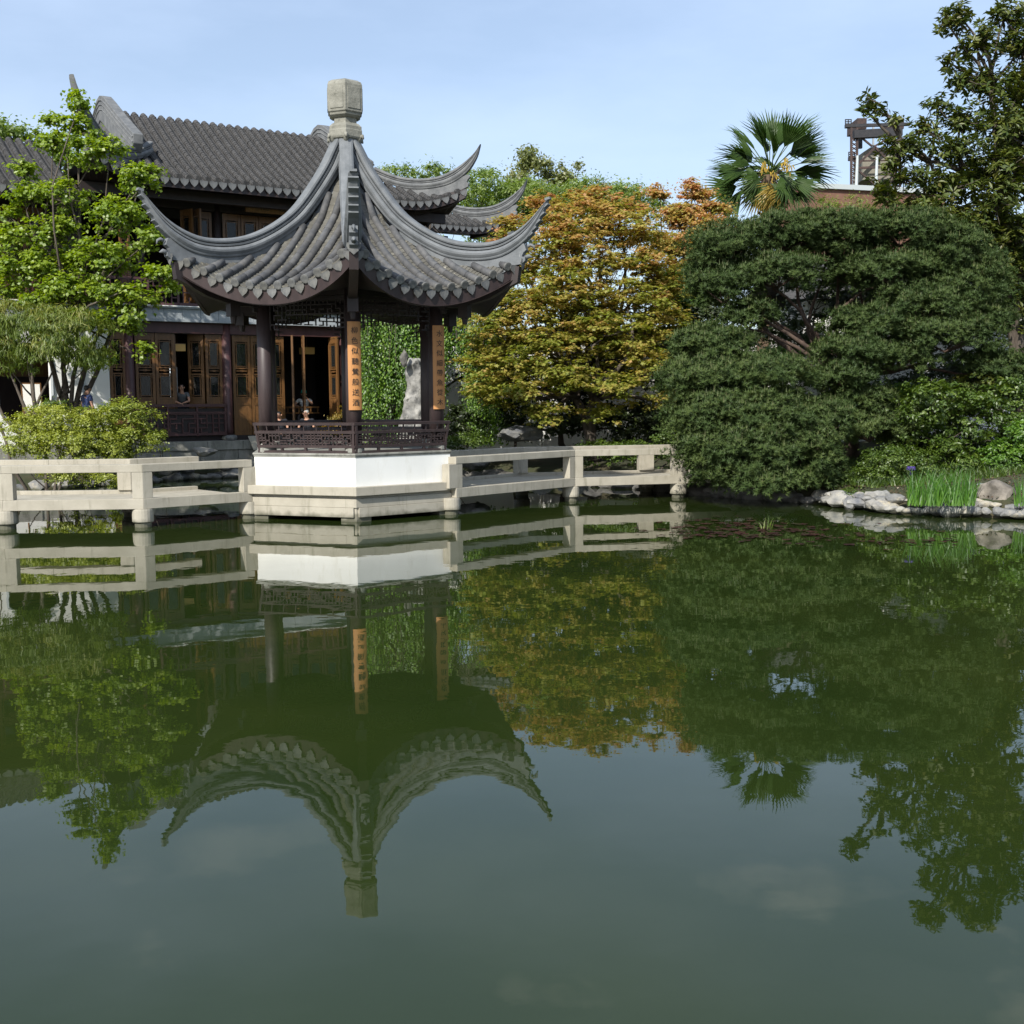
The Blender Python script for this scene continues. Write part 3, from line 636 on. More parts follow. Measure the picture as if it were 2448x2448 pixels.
# upper storey
for u_ in (-2.1, -.3, 2.09, 4.6, 6.08, 9.0):
    b = MB(); b.tube([W(u_, .55, z) for z in (5.15, 8.75)], [.13, .13], 16); b.build('column', MT['dkwood'], hall, smooth=True)
for u0_, n in ((2.28, 4), (4.76, 2), (6.25, 4)):
    for i in range(n): leaf_door(HU, W(u0_+i*.6, .58, 5.35), .58, 2.85)
leaf_door(HU, W(1.36, .60, 5.35), .58, 2.85); leaf_door(HU*.18-HN, W(1.30, .55, 5.35), .58, 2.85); leaf_door(HU*.5-HN, W(.98, .60, 5.35), .5, 2.85)
leaf_door(HU*.35-HN, W(-.9, .60, 5.35), .5, 2.85)
hb('upper_lintel', 'dkwood', (-2.2, 9.5, .45, .65, 8.22, 8.75)); hb('upper_beam', 'dkwood', (-2.2, 9.7, -.55, -.35, 8.30, 8.60))
b = MB(); hbox(b, -6.6, 9.6, -.16, -.10, 5.95, 6.02); hbox(b, -6.6, 9.6, -.16, -.10, 5.22, 5.28)
for u_ in np.arange(-6.6, 9.7, .9): hbox(b, u_-.03, u_+.03, -.16, -.10, 5.2, 6.05)
b.build('balcony_rail', MT['hwood'], hall)
b = MB(); fret(b, W(-6.58, -.13, 5.29), HU, UP, 16.1, .65, 90, 4, .035, .03, seed=9); b.build('balcony_lattice', MT['hwood'], hall)
# name board under the eave
sg = V3(0, 0, 0)+unit(UP*.93-HN*.36)
bn = np.cross(HU, sg); b = MB(); b.box(W(3.75, -.25, 8.38), (.98, .03, .20), (HU, bn, sg)); sb_ = b.build('name_board', MT['brown'], hall)
for i, ch in enumerate('閣友'): glyph(ch, W(3.38+i*.62, -.25, 8.38)+np.cross(HU, sg)*.034, HU, sg, .30, sb_)
# roofs
HDR = shield(.225, .20); HDR.materials.append(MT['haridge'])
HT = np.array([(-3.2, 10.15), (-2.5, 9.82), (-1.9, 9.70), (-1.41, 9.68), (-.96, 9.72), (-.51, 9.89), (-.15, 10.1), (.12, 10.30), (.32, 10.50), (.46, 10.70)])
HB_ = np.array([(-3.2, 9.75), (-2.4, 9.45), (-1.9, 9.36), (-1.41, 9.34), (-.74, 9.41), (-.29, 9.60), (.05, 9.86), (.20, 10.06), (.36, 10.32), (.44, 10.60)])
def hroof(parent, uL, uR, vo, zo, hipL, hipR, inR=2.9, top=3.2, rise=2.72):
    def T_(u):
        a = max(0, (uL+2.0-u)/2.0) if hipL else 0; c = max(0, (u-(uR-2.0))/2.0) if hipR else 0
        return min(1, max(a, c))
    ve = lambda u: -1.35-.45*T_(u)**2
    def zs(u, v):
        base = 8.78+rise*(max(0, (v+1.35))/4.55)**1.13-(.15*max(0, -1.35-v))
        return base+.60*T_(u)**2.1*min(1, max(0, (.4-v)/1.9))
    def vt(u):
        if hipR and u > uR-inR: return min(top, inR-1.8-(u-(uR-inR)))
        if hipL and u < uL+1.7: return -.1-((uL+1.7)-u)
        return top
    X = lambda u, v, z: W(u, v+vo, z+zo)
    n = int((uR-uL)/.2865); us = [uL+(uR-uL-n*.2865)/2+i*.2865 for i in range(n+1)]
    b = MB(); gu = np.linspace(uL, uR, 60); P = []
    for u in gu:
        v1 = max(vt(u), ve(u)+.02); P.append([X(u, ve(u)+(v1-ve(u))*f_, zs(u, ve(u)+(v1-ve(u))*f_)-.02) for f_ in np.linspace(0, 1, 14)])
    b.grid(P); b.build('roof_deck', MT['hatile'], parent, smooth=True)
    b = MB()
    if top > 3: b.grid([[X(u, v, z) for v, z in ((3.2, 8.76+rise), (4.3, 8.3+rise), (7.7, 8.8))] for u in (uL+(1.7 if hipL else 0), uR-(inR if hipR else 0))]); b.build('rear_slope', MT['hatile'], parent)
    b = MB()      # hipped ends and soffit
    for h_, sgn, ue in ((hipL, -1, uL), (hipR, 1, uR)):
        if not h_: continue
        ui = ue-sgn*(1.7 if sgn < 0 else inR)
        if top < 3: continue
        b.grid([[X(ui, v, zs(ui, min(v, 3.2)) if v < 3.3 else 8.8+2.72*max(0, (7.7-v)/4.5)), X(ue-sgn*.5, max(v, -1.3+.3) if v < 0 else v, 9.15), X(ue, max(-1.8, v-.0) if v > -1.8 else -1.8, 8.95 if v > 0 else 9.35)] for v in (-.1, 1.5, 3.2, 5, 7.0)])
        gp = MB(); gp.add([X(ui+sgn*.02, -.1, 9.4), X(ui+sgn*.02, 3.3, 11.45), X(ui+sgn*.02, 6.9, 9.4)], [(0, 1, 2)]); gp.build('gable_wall', MT['plaster'], parent)
    if b.v: b.build('hip_slope', MT['hatile'], parent)
    b = MB(); b.grid([[X(u, ve(u)+.06, zs(u, ve(u))-.17), X(u, -.5, 8.62), X(u, .6, 8.75)] for u in gu]); b.build('soffit', MT['dkwood'], parent)
    b = MB(); b.loft([[X(u, ve(u)+.03, zs(u, ve(u))-.05), X(u, ve(u)+.03, zs(u, ve(u))-.27), X(u, ve(u)+.08, zs(u, ve(u))-.27), X(u, ve(u)+.08, zs(u, ve(u))-.05)] for u in gu]); b.build('eave_board', MT['dkwood'], parent)
    for k, u in enumerate(us):
        v0 = ve(u)-.03; v1 = vt(u)
        if v1-v0 < .12: continue
        nn = max(2, int((v1-v0)/.115)); pts = []; rd = []
        for j in range(nn):
            va = v0+(v1-v0)*j/nn; vb = v0+(v1-v0)*(j+.92)/nn
            jt = random.uniform(-.006, .006)
            pts += [X(u+jt, va, zs(u, va)+.028), X(u+jt, vb, zs(u, vb)+.022)]; rd += [.094+random.uniform(-.004, .004), .074]
        if v1 > 3 and top > 3: pts += [X(u, 3.26, zs(u, 3.2)+.05), X(u, 3.42, zs(u, 3.2)+.035), X(u, 3.6, zs(u, 3.2)-.06)]; rd += [.088, .086, .07]
        b = MB(); b.tube(pts, rd, 8); b.build('tile_rib', MT['hatile'], parent)
        ud = u+.143; e_ = ve(ud)-.04
        if ud < uR-.02:
            x = unit(X(ud+.05, ve(ud+.05), zs(ud+.05, ve(ud+.05)))-X(ud-.05, ve(ud-.05), zs(ud-.05, ve(ud-.05)))); y = unit(UP-x*(UP@x)-HN*.1)
            inst('drip_tile', HDR, parent, frame(X(ud, e_, zs(ud, e_)-.01), x, y, np.cross(x, y)))
    for h_, sgn, ue in ((hipL, -1, uL), (hipR, 1, uR)):
        if not h_: continue
        E = X(ue, -1.8, 0); Pl = Plane(E, HU*sgn-HN); Tp, Bt = HT.copy(), HB_.copy()
        if sgn < 0: Tp = np.vstack([Tp[:-2], [(.36, 10.48), (.62, 10.80), (.72, 11.05)]]); Bt = np.vstack([Bt[:-2], [(.36, 10.2), (.56, 10.55), (.70, 10.95)]])
        b = MB(); ridge_sweep(b, Pl, Tp, Bt, .85, 40); b.build('hip_ridge', MT['haridge'], parent)
        b = MB(); wb = [(-2.4, 9.5), (-1.4, 9.4), (-.74, 9.46), (-.2, 9.66), (.02, 9.74), (.10, 9.66), (.02, 9.58), (-.02, 9.50), (.06, 9.46), (.02, 9.34), (-.3, 9.22), (-1.4, 9.0), (-2.4, 9.1)]
        b.loft([[Pl(r, z)+Pl.side*w_ for r, z in wb] for w_ in (-.06, .06)]); b.build('ridge_web', MT['haridge'], parent)
        b = MB(); b.loft([[Pl(r, z)+Pl.side*w_ for r, z in ((-1.9, 8.45), (-.6, 8.72), (-.08, 8.98), (-.05, 9.28), (-1.0, 9.1), (-1.9, 8.8))] for w_ in (-.08, .08)]); b.build('angle_rafter', MT['dkwood'], parent)
        # gable ridge slab running down the slope
        if top < 3: continue
        ui = ue-sgn*(1.7 if sgn < 0 else inR); b = MB(); pr = [(-.43, 10.12), (1.24, 10.98), (2.6, 11.72), (3.1, 11.97), (3.45, 12.05), (3.8, 12.0), (4.3, 11.75), (6.2, 10.7), (6.2, 10.0), (3.5, 11.3), (1.2, 10.1), (-.2, 9.62), (-.40, 9.85)]
        b.loft([[X(ui+w_, v, z) for v, z in pr] for w_ in (-.15, .15)]); gs = b.build('gable_ridge', MT['haridge'], parent, bevel=.02)
        for dz, th_ in ((.10, .028), (.24, .022), (.40, .02)):
            b = MB(); tp_ = [(-.40, 10.12-dz), (1.24, 10.96-dz), (2.6, 11.70-dz), (3.1, 11.93-dz), (3.45, 12.0-dz), (3.8, 11.94-dz), (4.3, 11.7-dz)]
            b.tube([X(ui-.155, v, z) for v, z in tp_], th_, 6); b.tube([X(ui+.155, v, z) for v, z in tp_], th_, 6); b.build('ridge_moulding', MT['haridge'], gs)
hroof(hall, -2.2, 9.85, 0, 0, True, True)
wing = thing('rear_hall_wing', 'lower wing of the hall whose upturned roof corner shows behind the pavilion roof', 'building', W(12, 6, 1))
hroof(wing, 9.0, 15.5, 5.8, .36, False, True, 2.4, .5)
b = MB(); hbox(b, 9.6, 13.6, 6.2, 6.5, 1.0, 9.0); b.build('wall', MT['dkwood'], wing)
b = MB(); hbox(b, 13.3, 13.6, 6.51, 10, 1.0, 9.0); b.build('wall', MT['dkwood'], wing)
lw = thing('west_hall_wing', 'lower left wing of the teahouse with its own dark tiled roof behind the green tree', 'building', W(-5, 0, 1))
hroof(lw, -9.0, -2.45, 0, -.62, False, False, rise=2.12)
b = MB(); hbox(b, -9, -2.2, .6, .72, 5.15, 8.2); b.build('upper_wall', MT['dkwood'], lw)
for i in range(9): 
    o = leaf_door(HU, W(-8.6+i*.62, .50, 5.3), .58, 2.6); o.parent = lw; o.location = tuple(np.array(wloc(hall))-np.array(lw.location))
# white ground-floor wall with an eight-sided opening
b = MB(); cu_, cz_ = -3.85, 2.80; vo_ = -.05
inn = [(cu_+a_, cz_+c_) for a_, c_ in ((-.38, -1.1), (.38, -1.1), (.70, -.7), (.70, .7), (.38, 1.1), (-.38, 1.1), (-.70, .7), (-.70, -.7))]
out = [(cu_-.38, .4), (cu_+.38, .4), (-1.5, cz_-.7), (-1.5, cz_+.7), (cu_+.38, 4.72), (cu_-.38, 4.72), (-9, cz_+.7), (-9, cz_-.7)]
vv = []; 
for v_ in (vo_, vo_+.28): vv += [W(a_, v_, c_) for a_, c_ in inn]+[W(a_, v_, c_) for a_, c_ in out]+[W(-1.5, v_, .4), W(-1.5, v_, 4.72), W(-9, v_, 4.72), W(-9, v_, .4)]
ff = []
for o_ in (0, 20):
    ff += [(o_+0, o_+1, o_+9, o_+8), (o_+1, o_+2, o_+10, o_+16, o_+9), (o_+2, o_+3, o_+11, o_+10), (o_+3, o_+4, o_+12, o_+17, o_+11), (o_+4, o_+5, o_+13, o_+12), (o_+5, o_+6, o_+14, o_+18, o_+13), (o_+6, o_+7, o_+15, o_+14), (o_+7, o_+0, o_+8, o_+19, o_+15)]
ff += [(i, (i+1) % 8, 20+(i+1) % 8, 20+i) for i in range(8)]
b.add(vv, ff); b.build('white_wall', MT['plaster'], lw)
b = MB(); ring = [W(cu_+(a_-cu_)*1.0, vo_-.03, c_) for a_, c_ in inn]; ring2 = [W(cu_+(a_-cu_)*1.09, vo_-.03, cz_+(c_-cz_)*1.07) for a_, c_ in inn]
for i in range(8): b.bar((ring[i]+ring2[i])/2, (ring[(i+1) % 8]+ring2[(i+1) % 8])/2, .05, .07)
b.build('opening_frame', MT['fascia'], lw)
b = MB(); hbox(b, -9, -1.6, 4.5, 4.6, 1, 4.7); b.build('rear_wall', MT['dkwood'], lw)
b = MB(); b.tube([W(-2.28, -.10, z) for z in (1.0, 4.7)], [.04, .04], 10); b.build('drain_pipe', MT['fascia'], lw)
b = MB(); hbox(b, -4.6, -2.4, 2.0, 2.1, 3.1, 3.8); b.build('hanging_panel', MT['brown'], lw)
# notice board and small sheet by the opening
nb = thing('notice_easel', 'white notice in a brown frame standing in the eight-sided opening', 'sign', W(-3.75, -.3, 1.1))
b = MB(); ex, ey = HU, unit(UP+HN*.15); nn_ = np.cross(ex, ey); c_ = W(-3.75, -.42, 2.45)
b.box(c_, (.27, .015, .42), (ex, nn_, ey)); b.bar(c_-ex*.22-ey*.4, W(-4.0, -.5, 1.1), .03, .03); b.bar(c_+ex*.22-ey*.4, W(-3.5, -.5, 1.1), .03, .03); b.bar(c_, W(-3.75, .05, 1.1), .03, .03); b.build('frame', MT['brown'], nb)
b = MB(); b.box(c_+nn_*.02, (.23, .006, .38), (ex, nn_, ey)); b.build('sheet', MT['paper'], nb)
ns = thing('small_notice', 'small blank white sheet on a stick right of the framed notice', 'sign', W(-3.10, -.3, 1.1))
b = MB(); b.box(W(-3.10, -.35, 2.08), (.14, .008, .17), HAX); b.build('sheet', MT['paper'], ns); b = MB(); b.bar(W(-3.10, -.34, 1.1), W(-3.10, -.34, 1.95), .02, .02); b.build('stick', MT['brown'], ns)
# things on the terrace
def lathe(mb, c, prof, n=20): mb.loft([[V3(c[0]+r*cos(2*pi*k/n), c[1]+r*sin(2*pi*k/n), c[2]+z) for k in range(n)] for r, z in prof])
b = MB(); lathe(b, W(2.0, -.50, 1.10), [(.10, 0), (.17, .03), (.19, .09), (.17, .15), (.13, .17), (.11, .16), (.09, .10)]); o = b.build('stone_bowl', MT['haridge']); tag(o, 'low grey stone bowl on the terrace edge beside the brown doors', 'bowl')
b = MB(); b.box(W(2.75, -.85, 1.02), (.26, .02, .30), (HU, unit(UP*.75-HN*-.66), unit(HN*.75+UP*.66))); o = b.build('info_slab', MT['stone']); tag(o, 'pale slanted stone slab leaning on the terrace steps', 'slab')
for (u_, v_, z_, lb) in ((.72, .55, 3.98, 'square amber paper lantern hanging above the woman at the railing'), (1.62, .6, 4.0, 'square amber paper lantern seen through the third leaf of the first bay'), (5.15, .9, 3.98, 'square amber paper lantern hanging inside the dark open bay'), (3.9, 1.2, 3.75, 'square amber paper lantern half hidden by the left pavilion column')):
    ln_ = thing('paper_lantern', lb, 'lantern', W(u_, v_, z_), 'paper lanterns hanging in the teahouse')
    b = MB(); hbox(b, u_-.2, u_+.2, v_-.2, v_+.2, z_-.11, z_+.11); b.build('shade', MT['lantern'], ln_, bevel=.01)
    b = MB(); hbox(b, u_-.21, u_+.21, v_-.21, v_+.21, z_+.11, z_+.13); b.bar(W(u_, v_, z_+.13), W(u_, v_, 4.72), .015, .015); b.build('frame', MT['brown'], ln_)
# white garden wall behind the maple
gw = thing('garden_wall', 'white garden wall with grey tiled coping behind the weeping tree and maple', 'wall', (6, 38, 1))
b = MB(); gpts = [(-2.6, 38.5), (1.0, 37.6), (9.0, 38.4), (22, 36)]
for p, q in zip(gpts, gpts[1:]): b.bar((*p, 2.4), (*q, 2.4), .35, 3.6)
b.build('wall', MT['plaster'], gw)
b = MB()
for p, q in zip(gpts, gpts[1:]): b.bar((*p, 4.27), (*q, 4.27), .7, .12); b.bar((*p, 4.38), (*q, 4.38), .4, .12); b.bar((*p, 4.5), (*q, 4.5), .2, .14)
b.build('coping', MT['hatile'], gw)
# low garden pavilion hidden behind the pine
gp = thing('garden_house', 'low white garden house with grey roof glimpsed through the big pine', 'building', (11, 34, 1))
b = MB(); b.box((12.2, 36, 3.0), (3.6, 2.5, 2.1)); b.build('wall', MT['plaster'], gp)
b = MB()
b.loft([[V3(x, 33.0, 5.1), V3(x, 36, 6.5), V3(x, 39.6, 5.1), V3(x, 36, 6.2)] for x in (7.9, 16.6)]); b.build('roof', MT['hatile'], gp)

# ------------------------------------------------------------------ steel tower and brick building beyond the garden
TD = 165.
def tp(px, py, dz=0): return at(px, py, TD+dz)
tw = thing('lift_bridge_tower', 'rusty steel lift bridge tower far behind the magnolia', 'tower', (*tp(2080, 440)[:2], 0))
s1 = TD/FPX
def mem(a_, c_, w_, mt, nm, dz=0): b = MB(); b.bar(tp(*a_, dz), tp(*c_, dz), w_*s1, w_*s1); b.build(nm, MT[mt], tw)
for dz in (0, 9):
    for x_ in (2042, 2145): mem((x_-7, 300), (x_-8, 1000), 4.6, 'rust', 'leg', dz); mem((x_+7, 300), (x_+6, 1000), 4.6, 'rust', 'leg', dz); bl = MB(); [bl.bar(tp(x_-7, 330+q*10, dz), tp(x_+7, 340+q*10, dz), 2.2*s1, 2.2*s1) or bl.bar(tp(x_+7, 330+q*10, dz), tp(x_-7, 340+q*10, dz), 2.2*s1, 2.2*s1) for q in range(14)]; bl.build('leg_lacing', MT['rust'], tw)['kind'] = 'stuff'
    mem((2022, 301), (2175, 297), 7, 'dsteel', 'top_beam', dz); mem((2040, 322), (2155, 316), 18, 'dsteel', 'cross_beam', dz)
    mem((2046, 318), (2085, 350), 4, 'rust', 'brace', dz); mem((2145, 318), (2090, 350), 4, 'rust', 'brace', dz)
    mem((2092, 352), (2150, 410), 5, 'rust', 'brace', dz); mem((2092, 352), (2045, 400), 5, 'rust', 'brace', dz); mem((2045, 402), (2145, 398), 5, 'rust', 'girder', dz)
    mem((2045, 402), (2090, 440), 4, 'rust', 'brace', dz); mem((2145, 402), (2090, 440), 4, 'rust', 'brace', dz); mem((2045, 385), (2150, 383), 3, 'rust', 'girder', dz)
for x_ in (2048, 2136):
    b = MB(); b.box(tp(x_, 305, 4), (11*s1, 2.5, 12*s1)); b.build('sheave_housing', MT['rust'], tw)
b = MB(); p_ = [tp(x_, y_, 4) for x_, y_ in ((2050, 438), (2052, 372), (2070, 360), (2112, 362), (2126, 384), (2135, 440))]; b.loft([[q+V3(0, dy, 0) for q in p_] for dy in (-2.2, 2.2)]); b.build('counterweight', MT['conc'], tw)
for q, (x_, y_) in enumerate(((2026, 292), (2034, 370))):
    b = MB()
    for k in range(3): b.bar(tp(x_-5, y_+k*5-6, 1), tp(x_+9, y_+k*5-6, 1), .12, .12)
    for k in range(3): b.bar(tp(x_-5+k*7, y_-7, 1), tp(x_-5+k*7, y_+9, 1), .12, .12)
    b.bar(tp(x_-6, y_+10, 1), tp(x_+10, y_+10, 1), .5, .5); b.build('walkway_railing', MT['dsteel'], tw)
mem((2056, 332), (2056, 355), 9, 'dsteel', 'machine_cabin', 5); mem((2088, 300), (2087, 445), 4, 'fascia', 'cable_guide', 3)
for x_, lb in ((2050, 'left of two pale flagpole-like masts on the brick building roof'), (2097, 'right of two pale masts on the brick building roof')):
    b = MB(); b.tube([at(x_, 372, 118), at(x_-3, 452, 118)], [.12, .16], 8); o = b.build('roof_mast', MT['parapet']); tag(o, lb, 'mast', 'masts on the brick building')
bk = thing('brick_building', 'red brick building with pale parapet behind the palm and pine', 'building', (*at(2000, 500, 110)[:2], 0))
A_, B_ = at(1858, 434, 100), at(2260, 452, 104.5); A_[2] = 0; B_[2] = 0; zt = at(1880, 434, 100)[2]
b = MB(); dd = unit(B_-A_); nn_ = V3(-dd[1], dd[0], 0); rv = unit(A_)*25; Q_ = [A_, B_, B_+rv, A_+rv]; b.prism([q[:2] for q in Q_], 0, zt-.42); b.build('wall', MT['brick'], bk)
b = MB(); Q_ = [A_-dd*.3-nn_*.3, B_+dd*.3-nn_*.3, B_+rv, A_+rv]; b.prism([q[:2] for q in Q_], zt-.42, zt); b.build('parapet', MT['parapet'], bk)

# ------------------------------------------------------------------ people
def skinmesh(name, verts, edges, radii, mt, parent, root=0, sub=1):
    me = bpy.data.meshes.new(name); me.from_pydata([tuple(v) for v in verts], edges, []); me.materials.append(mt)
    o = link(name, me, parent); md = o.modifiers.new('skin', 'SKIN'); md.use_smooth_shade = True
    for i, r in enumerate(radii):
        r = r if hasattr(r, '__len__') else (r, r); me.skin_vertices[0].data[i].radius = r; me.skin_vertices[0].data[i].use_root = (i == root)
    s_ = o.modifiers.new('sub', 'SUBSURF'); s_.levels = sub; s_.render_levels = sub
    return o
def person(label, loc, heading, pose, cloth, hairm, hat=None, glasses=False, trousers='black', group=None, bun=False):
    root = thing('person', label, 'person', loc, group); root.rotation_euler = (0, 0, 0)
    ch, sh = cos(heading), sin(heading)      # heading: direction faced, angle from +X ; local x right, y forward
    fx = V3(sh, -ch, 0); fy = V3(ch, sh, 0)
    g_ = lambda p: tuple(fx*p[0]+fy*p[1]+UP*p[2])
    P = dict(pelvis=(0, 0, .95), chest=(0, .02, 1.25), neck=(0, .02, 1.45), head=(0, .05, 1.60), shL=(-.18, .0, 1.40), shR=(.18, 0, 1.40), elL=(-.24, .02, 1.12), elR=(.24, .02, 1.12), haL=(-.22, .12, .88), haR=(.22, .12, .88),
             hiL=(-.09, 0, .92), hiR=(.09, 0, .92), knL=(-.10, .02, .50), knR=(.10, .02, .50), ftL=(-.10, 0, .06), ftR=(.10, 0, .06)); P.update(pose)
    V = {k: V3(*v) for k, v in P.items()}; V['head'] = V['head']-UP*.035
    vs_ = []; ed = []; rd = []; idx = {}
    def add(n, p, r, par=None): idx[n] = len(vs_); vs_.append(g_(p)); rd.append(r); (ed.append((idx[par], idx[n])) if par else None)
    add('pelvis', V['pelvis'], (.14, .11)); add('waist', (V['pelvis']+V['chest'])/2, (.12, .095), 'pelvis'); add('chest', V['chest'], (.145, .105), 'waist'); add('neckb', V['neck'], (.055, .055), 'chest')
    add('jaw', V['neck']*.45+V['head']*.55+V3(0, .012, 0), (.062, .066), 'neckb'); add('skull', V['head'], (.076, .088), 'jaw'); add('crown', V['head']+V3(0, -.012, .085), (.060, .070), 'skull')
    for s in 'LR':
        add('sh'+s, V['sh'+s], .052, 'chest'); add('el'+s, V['el'+s], .038, 'sh'+s); w_ = V['el'+s]+(V['ha'+s]-V['el'+s])*.82; add('wr'+s, w_, .026, 'el'+s); add('pa'+s, V['ha'+s], (.036, .018), 'wr'+s)
        dr = unit(V['ha'+s]-w_); sd_ = unit(np.cross(dr, V3(0, 0, 1) if abs(dr[2]) < .8 else V3(0, 1, 0)))
        for q in range(4):
            b0 = V['ha'+s]+dr*.03+sd_*(q-1.5)*.018; l_ = (.055, .065, .06, .048)[q]
            add('f%d%s' % (q, s), b0, .009, 'pa'+s); add('g%d%s' % (q, s), b0+dr*l_*.6-UP*.006, .008, 'f%d%s' % (q, s)); add('t%d%s' % (q, s), b0+dr*l_-UP*.022, .007, 'g%d%s' % (q, s))
        tb = V['ha'+s]+sd_*.036*(-1 if s == 'L' else 1); add('th'+s, tb, .010, 'pa'+s); add('tt'+s, tb+dr*.04+sd_*.012*(-1 if s == 'L' else 1), .008, 'th'+s)
        add('hi'+s, V['hi'+s], .085, 'pelvis'); add('kn'+s, V['kn'+s], .058, 'hi'+s); add('ft'+s, V['ft'+s], .038, 'kn'+s); add('to'+s, V['ft'+s]+V3(0, .15, -.03), (.035, .025), 'ft'+s)
    body = skinmesh('body', vs_, ed, rd, MT['skin'], root)
    S = lambda *names: [g_(V[n]) if n in V else n for n in names]
    av = [g_(V['pelvis']+V3(0, 0, -.02)), g_((V['pelvis']+V['chest'])/2), g_(V['chest']), g_(V['chest']*.25+V['neck']*.75), g_(V['shL']), g_(V['shL']*.35+V['elL']*.65), g_(V['shR']), g_(V['shR']*.35+V['elR']*.65)]
    skinmesh('shirt', av, [(0, 1), (1, 2), (2, 3), (2, 4), (4, 5), (2, 6), (6, 7)], [(.155, .125), (.135, .11), (.16, .125), (.08, .075), .064, .054, .064, .054], MT[cloth], root)
    tv = [g_(V['pelvis']+V3(0, 0, .03)), g_(V['hiL']), g_(V['knL']), g_(V['ftL']*.9+V['knL']*.1), g_(V['hiR']), g_(V['knR']), g_(V['ftR']*.9+V['knR']*.1)]
    skinmesh('trousers', tv, [(0, 1), (1, 2), (2, 3), (0, 4), (4, 5), (5, 6)], [(.15, .125), .095, .07, .055, .095, .07, .055], MT[trousers], root)
    hd = V['head']; G = lambda p: V3(*g_(p))+np.array(loc)
    hv = [g_(hd+V3(0, -.045, -.06)), g_(hd+V3(0, -.032, .03)), g_(hd+V3(0, .0, .098))]
    skinmesh('hair', hv, [(0, 1), (1, 2)], [(.058, .058), (.092, .086), (.084, .092)], MT[hairm], root)
    fb = MB(); fax = (fx, fy, UP)
    fb.loft([[G(hd+V3(a*.016*w_, .083+.026*w_*(1 if a == 0 else 0), z)) for a in (-1, 0, 1)] for z, w_ in ((.025, .4), (-.005, .8), (-.022, 1.0), (-.030, .5))], closed=False); fb.build('nose', MT['skin'], root)
    fe = MB()
    for sx in (-1, 1): fe.box(G(hd+V3(sx*.031, .080, .022)), (.012, .006, .005), fax); fe.box(G(hd+V3(sx*.031, .083, .040)), (.017, .004, .004), fax)
    fe.build('eyes', MT['hair'], root); fm = MB(); fm.box(G(hd+V3(0, .083, -.050)), (.022, .006, .005), fax); fm.build('mouth', MT['plum'], root)
    er = MB()
    for sx in (-1, 1): er.tube([G(hd+V3(sx*.082, 0, -.02)), G(hd+V3(sx*.090, -.008, .02))], [.012, .018], 6)
    er.build('ears', MT['skin'], root)
    if bun: bb_ = MB(); lathe(bb_, G(hd+V3(0, -.10, .06)), [(.01, -.04), (.04, -.02), (.045, .01), (.02, .04)], 10); bb_.build('hair_bun', MT[hairm], root, smooth=True)
    if hat: h_ = MB(); lathe(h_, G(hd+V3(0, -.005, .055)), [(.098, -.01), (.102, .02), (.092, .07), (.055, .105), (.01, .115)], 14); h_.box(G(hd+V3(0, .12, .06)), (.07, .06, .006), fax); h_.build('cap', MT[hat], root, smooth=True)
    if glasses:
        gl = MB()
        for sx in (-1, 1): gl.tube([G(hd+V3(sx*.034+.026*cos(a), .098, .020+.020*sin(a))) for a in np.linspace(0, 2*pi, 9)], .005, 5)
        gl.box(G(hd+V3(0, .100, .024)), (.012, .004, .004), fax); gl.build('glasses', MT['hair'], root)
    return root
face_cam = atan2(-1, .28)
SIT = dict(pelvis=(0, 0, .50), chest=(0, .05, .82), neck=(0, .08, 1.02), head=(0, .12, 1.17), shL=(-.18, .05, .97), shR=(.18, .05, .97), hiL=(-.09, .03, .48), hiR=(.09, .03, .48), knL=(-.11, .45, .50), knR=(.11, .45, .50), ftL=(-.11, .45, .06), ftR=(.11, .45, .06),
           elL=(-.25, .12, .72), elR=(.25, .12, .72), haL=(-.10, .38, .60), haR=(.10, .38, .60))
p_ = W(.70, .18, 1.25); person('woman in a grey scoop-neck top leaning on the dark lattice railing', p_, face_cam, dict(pelvis=(0, -.18, .92), chest=(0, -.02, 1.20), neck=(0, .04, 1.38), head=(0, .08, 1.53), shL=(-.17, .0, 1.33), shR=(.17, .0, 1.33), elL=(-.22, .20, 1.08), elR=(.22, .20, 1.08), haL=(-.03, .34, 1.02), haR=(.03, .36, 1.0), hiL=(-.09, -.18, .9), hiR=(.09, -.18, .9)), 'grey', 'hair', bun=True)
q_ = at(207, 960, 30.3); person('man in a navy jacket with his back turned before the white wall', V3(q_[0], q_[1], 1.08), radians(50), dict(), 'navy', 'hair')
q_ = W(5.05, .95, 1.40); person('seated person in a teal cap and white shirt leaning on the rail', q_, atan2(-1, .0), dict(SIT, elL=(-.30, .22, .80), haL=(-.12, .30, 1.02), elR=(.30, .25, .78), haR=(.12, .42, .74)), 'white', 'hair', hat='teal')
q_ = at(738, 1060, 33.6); person('seated grey-haired person with glasses and dark top on the terrace edge', V3(q_[0], q_[1], .80), atan2(-1, -.35), dict(SIT), 'black', 'ghair', glasses=True)
q_ = at(672, 1060, 33.2); person('seated dark-haired man bowing his head beside the left pavilion column', V3(q_[0], q_[1], .80), atan2(-1, -.1), dict(SIT, head=(0, .18, 1.14)), 'black', 'hair')
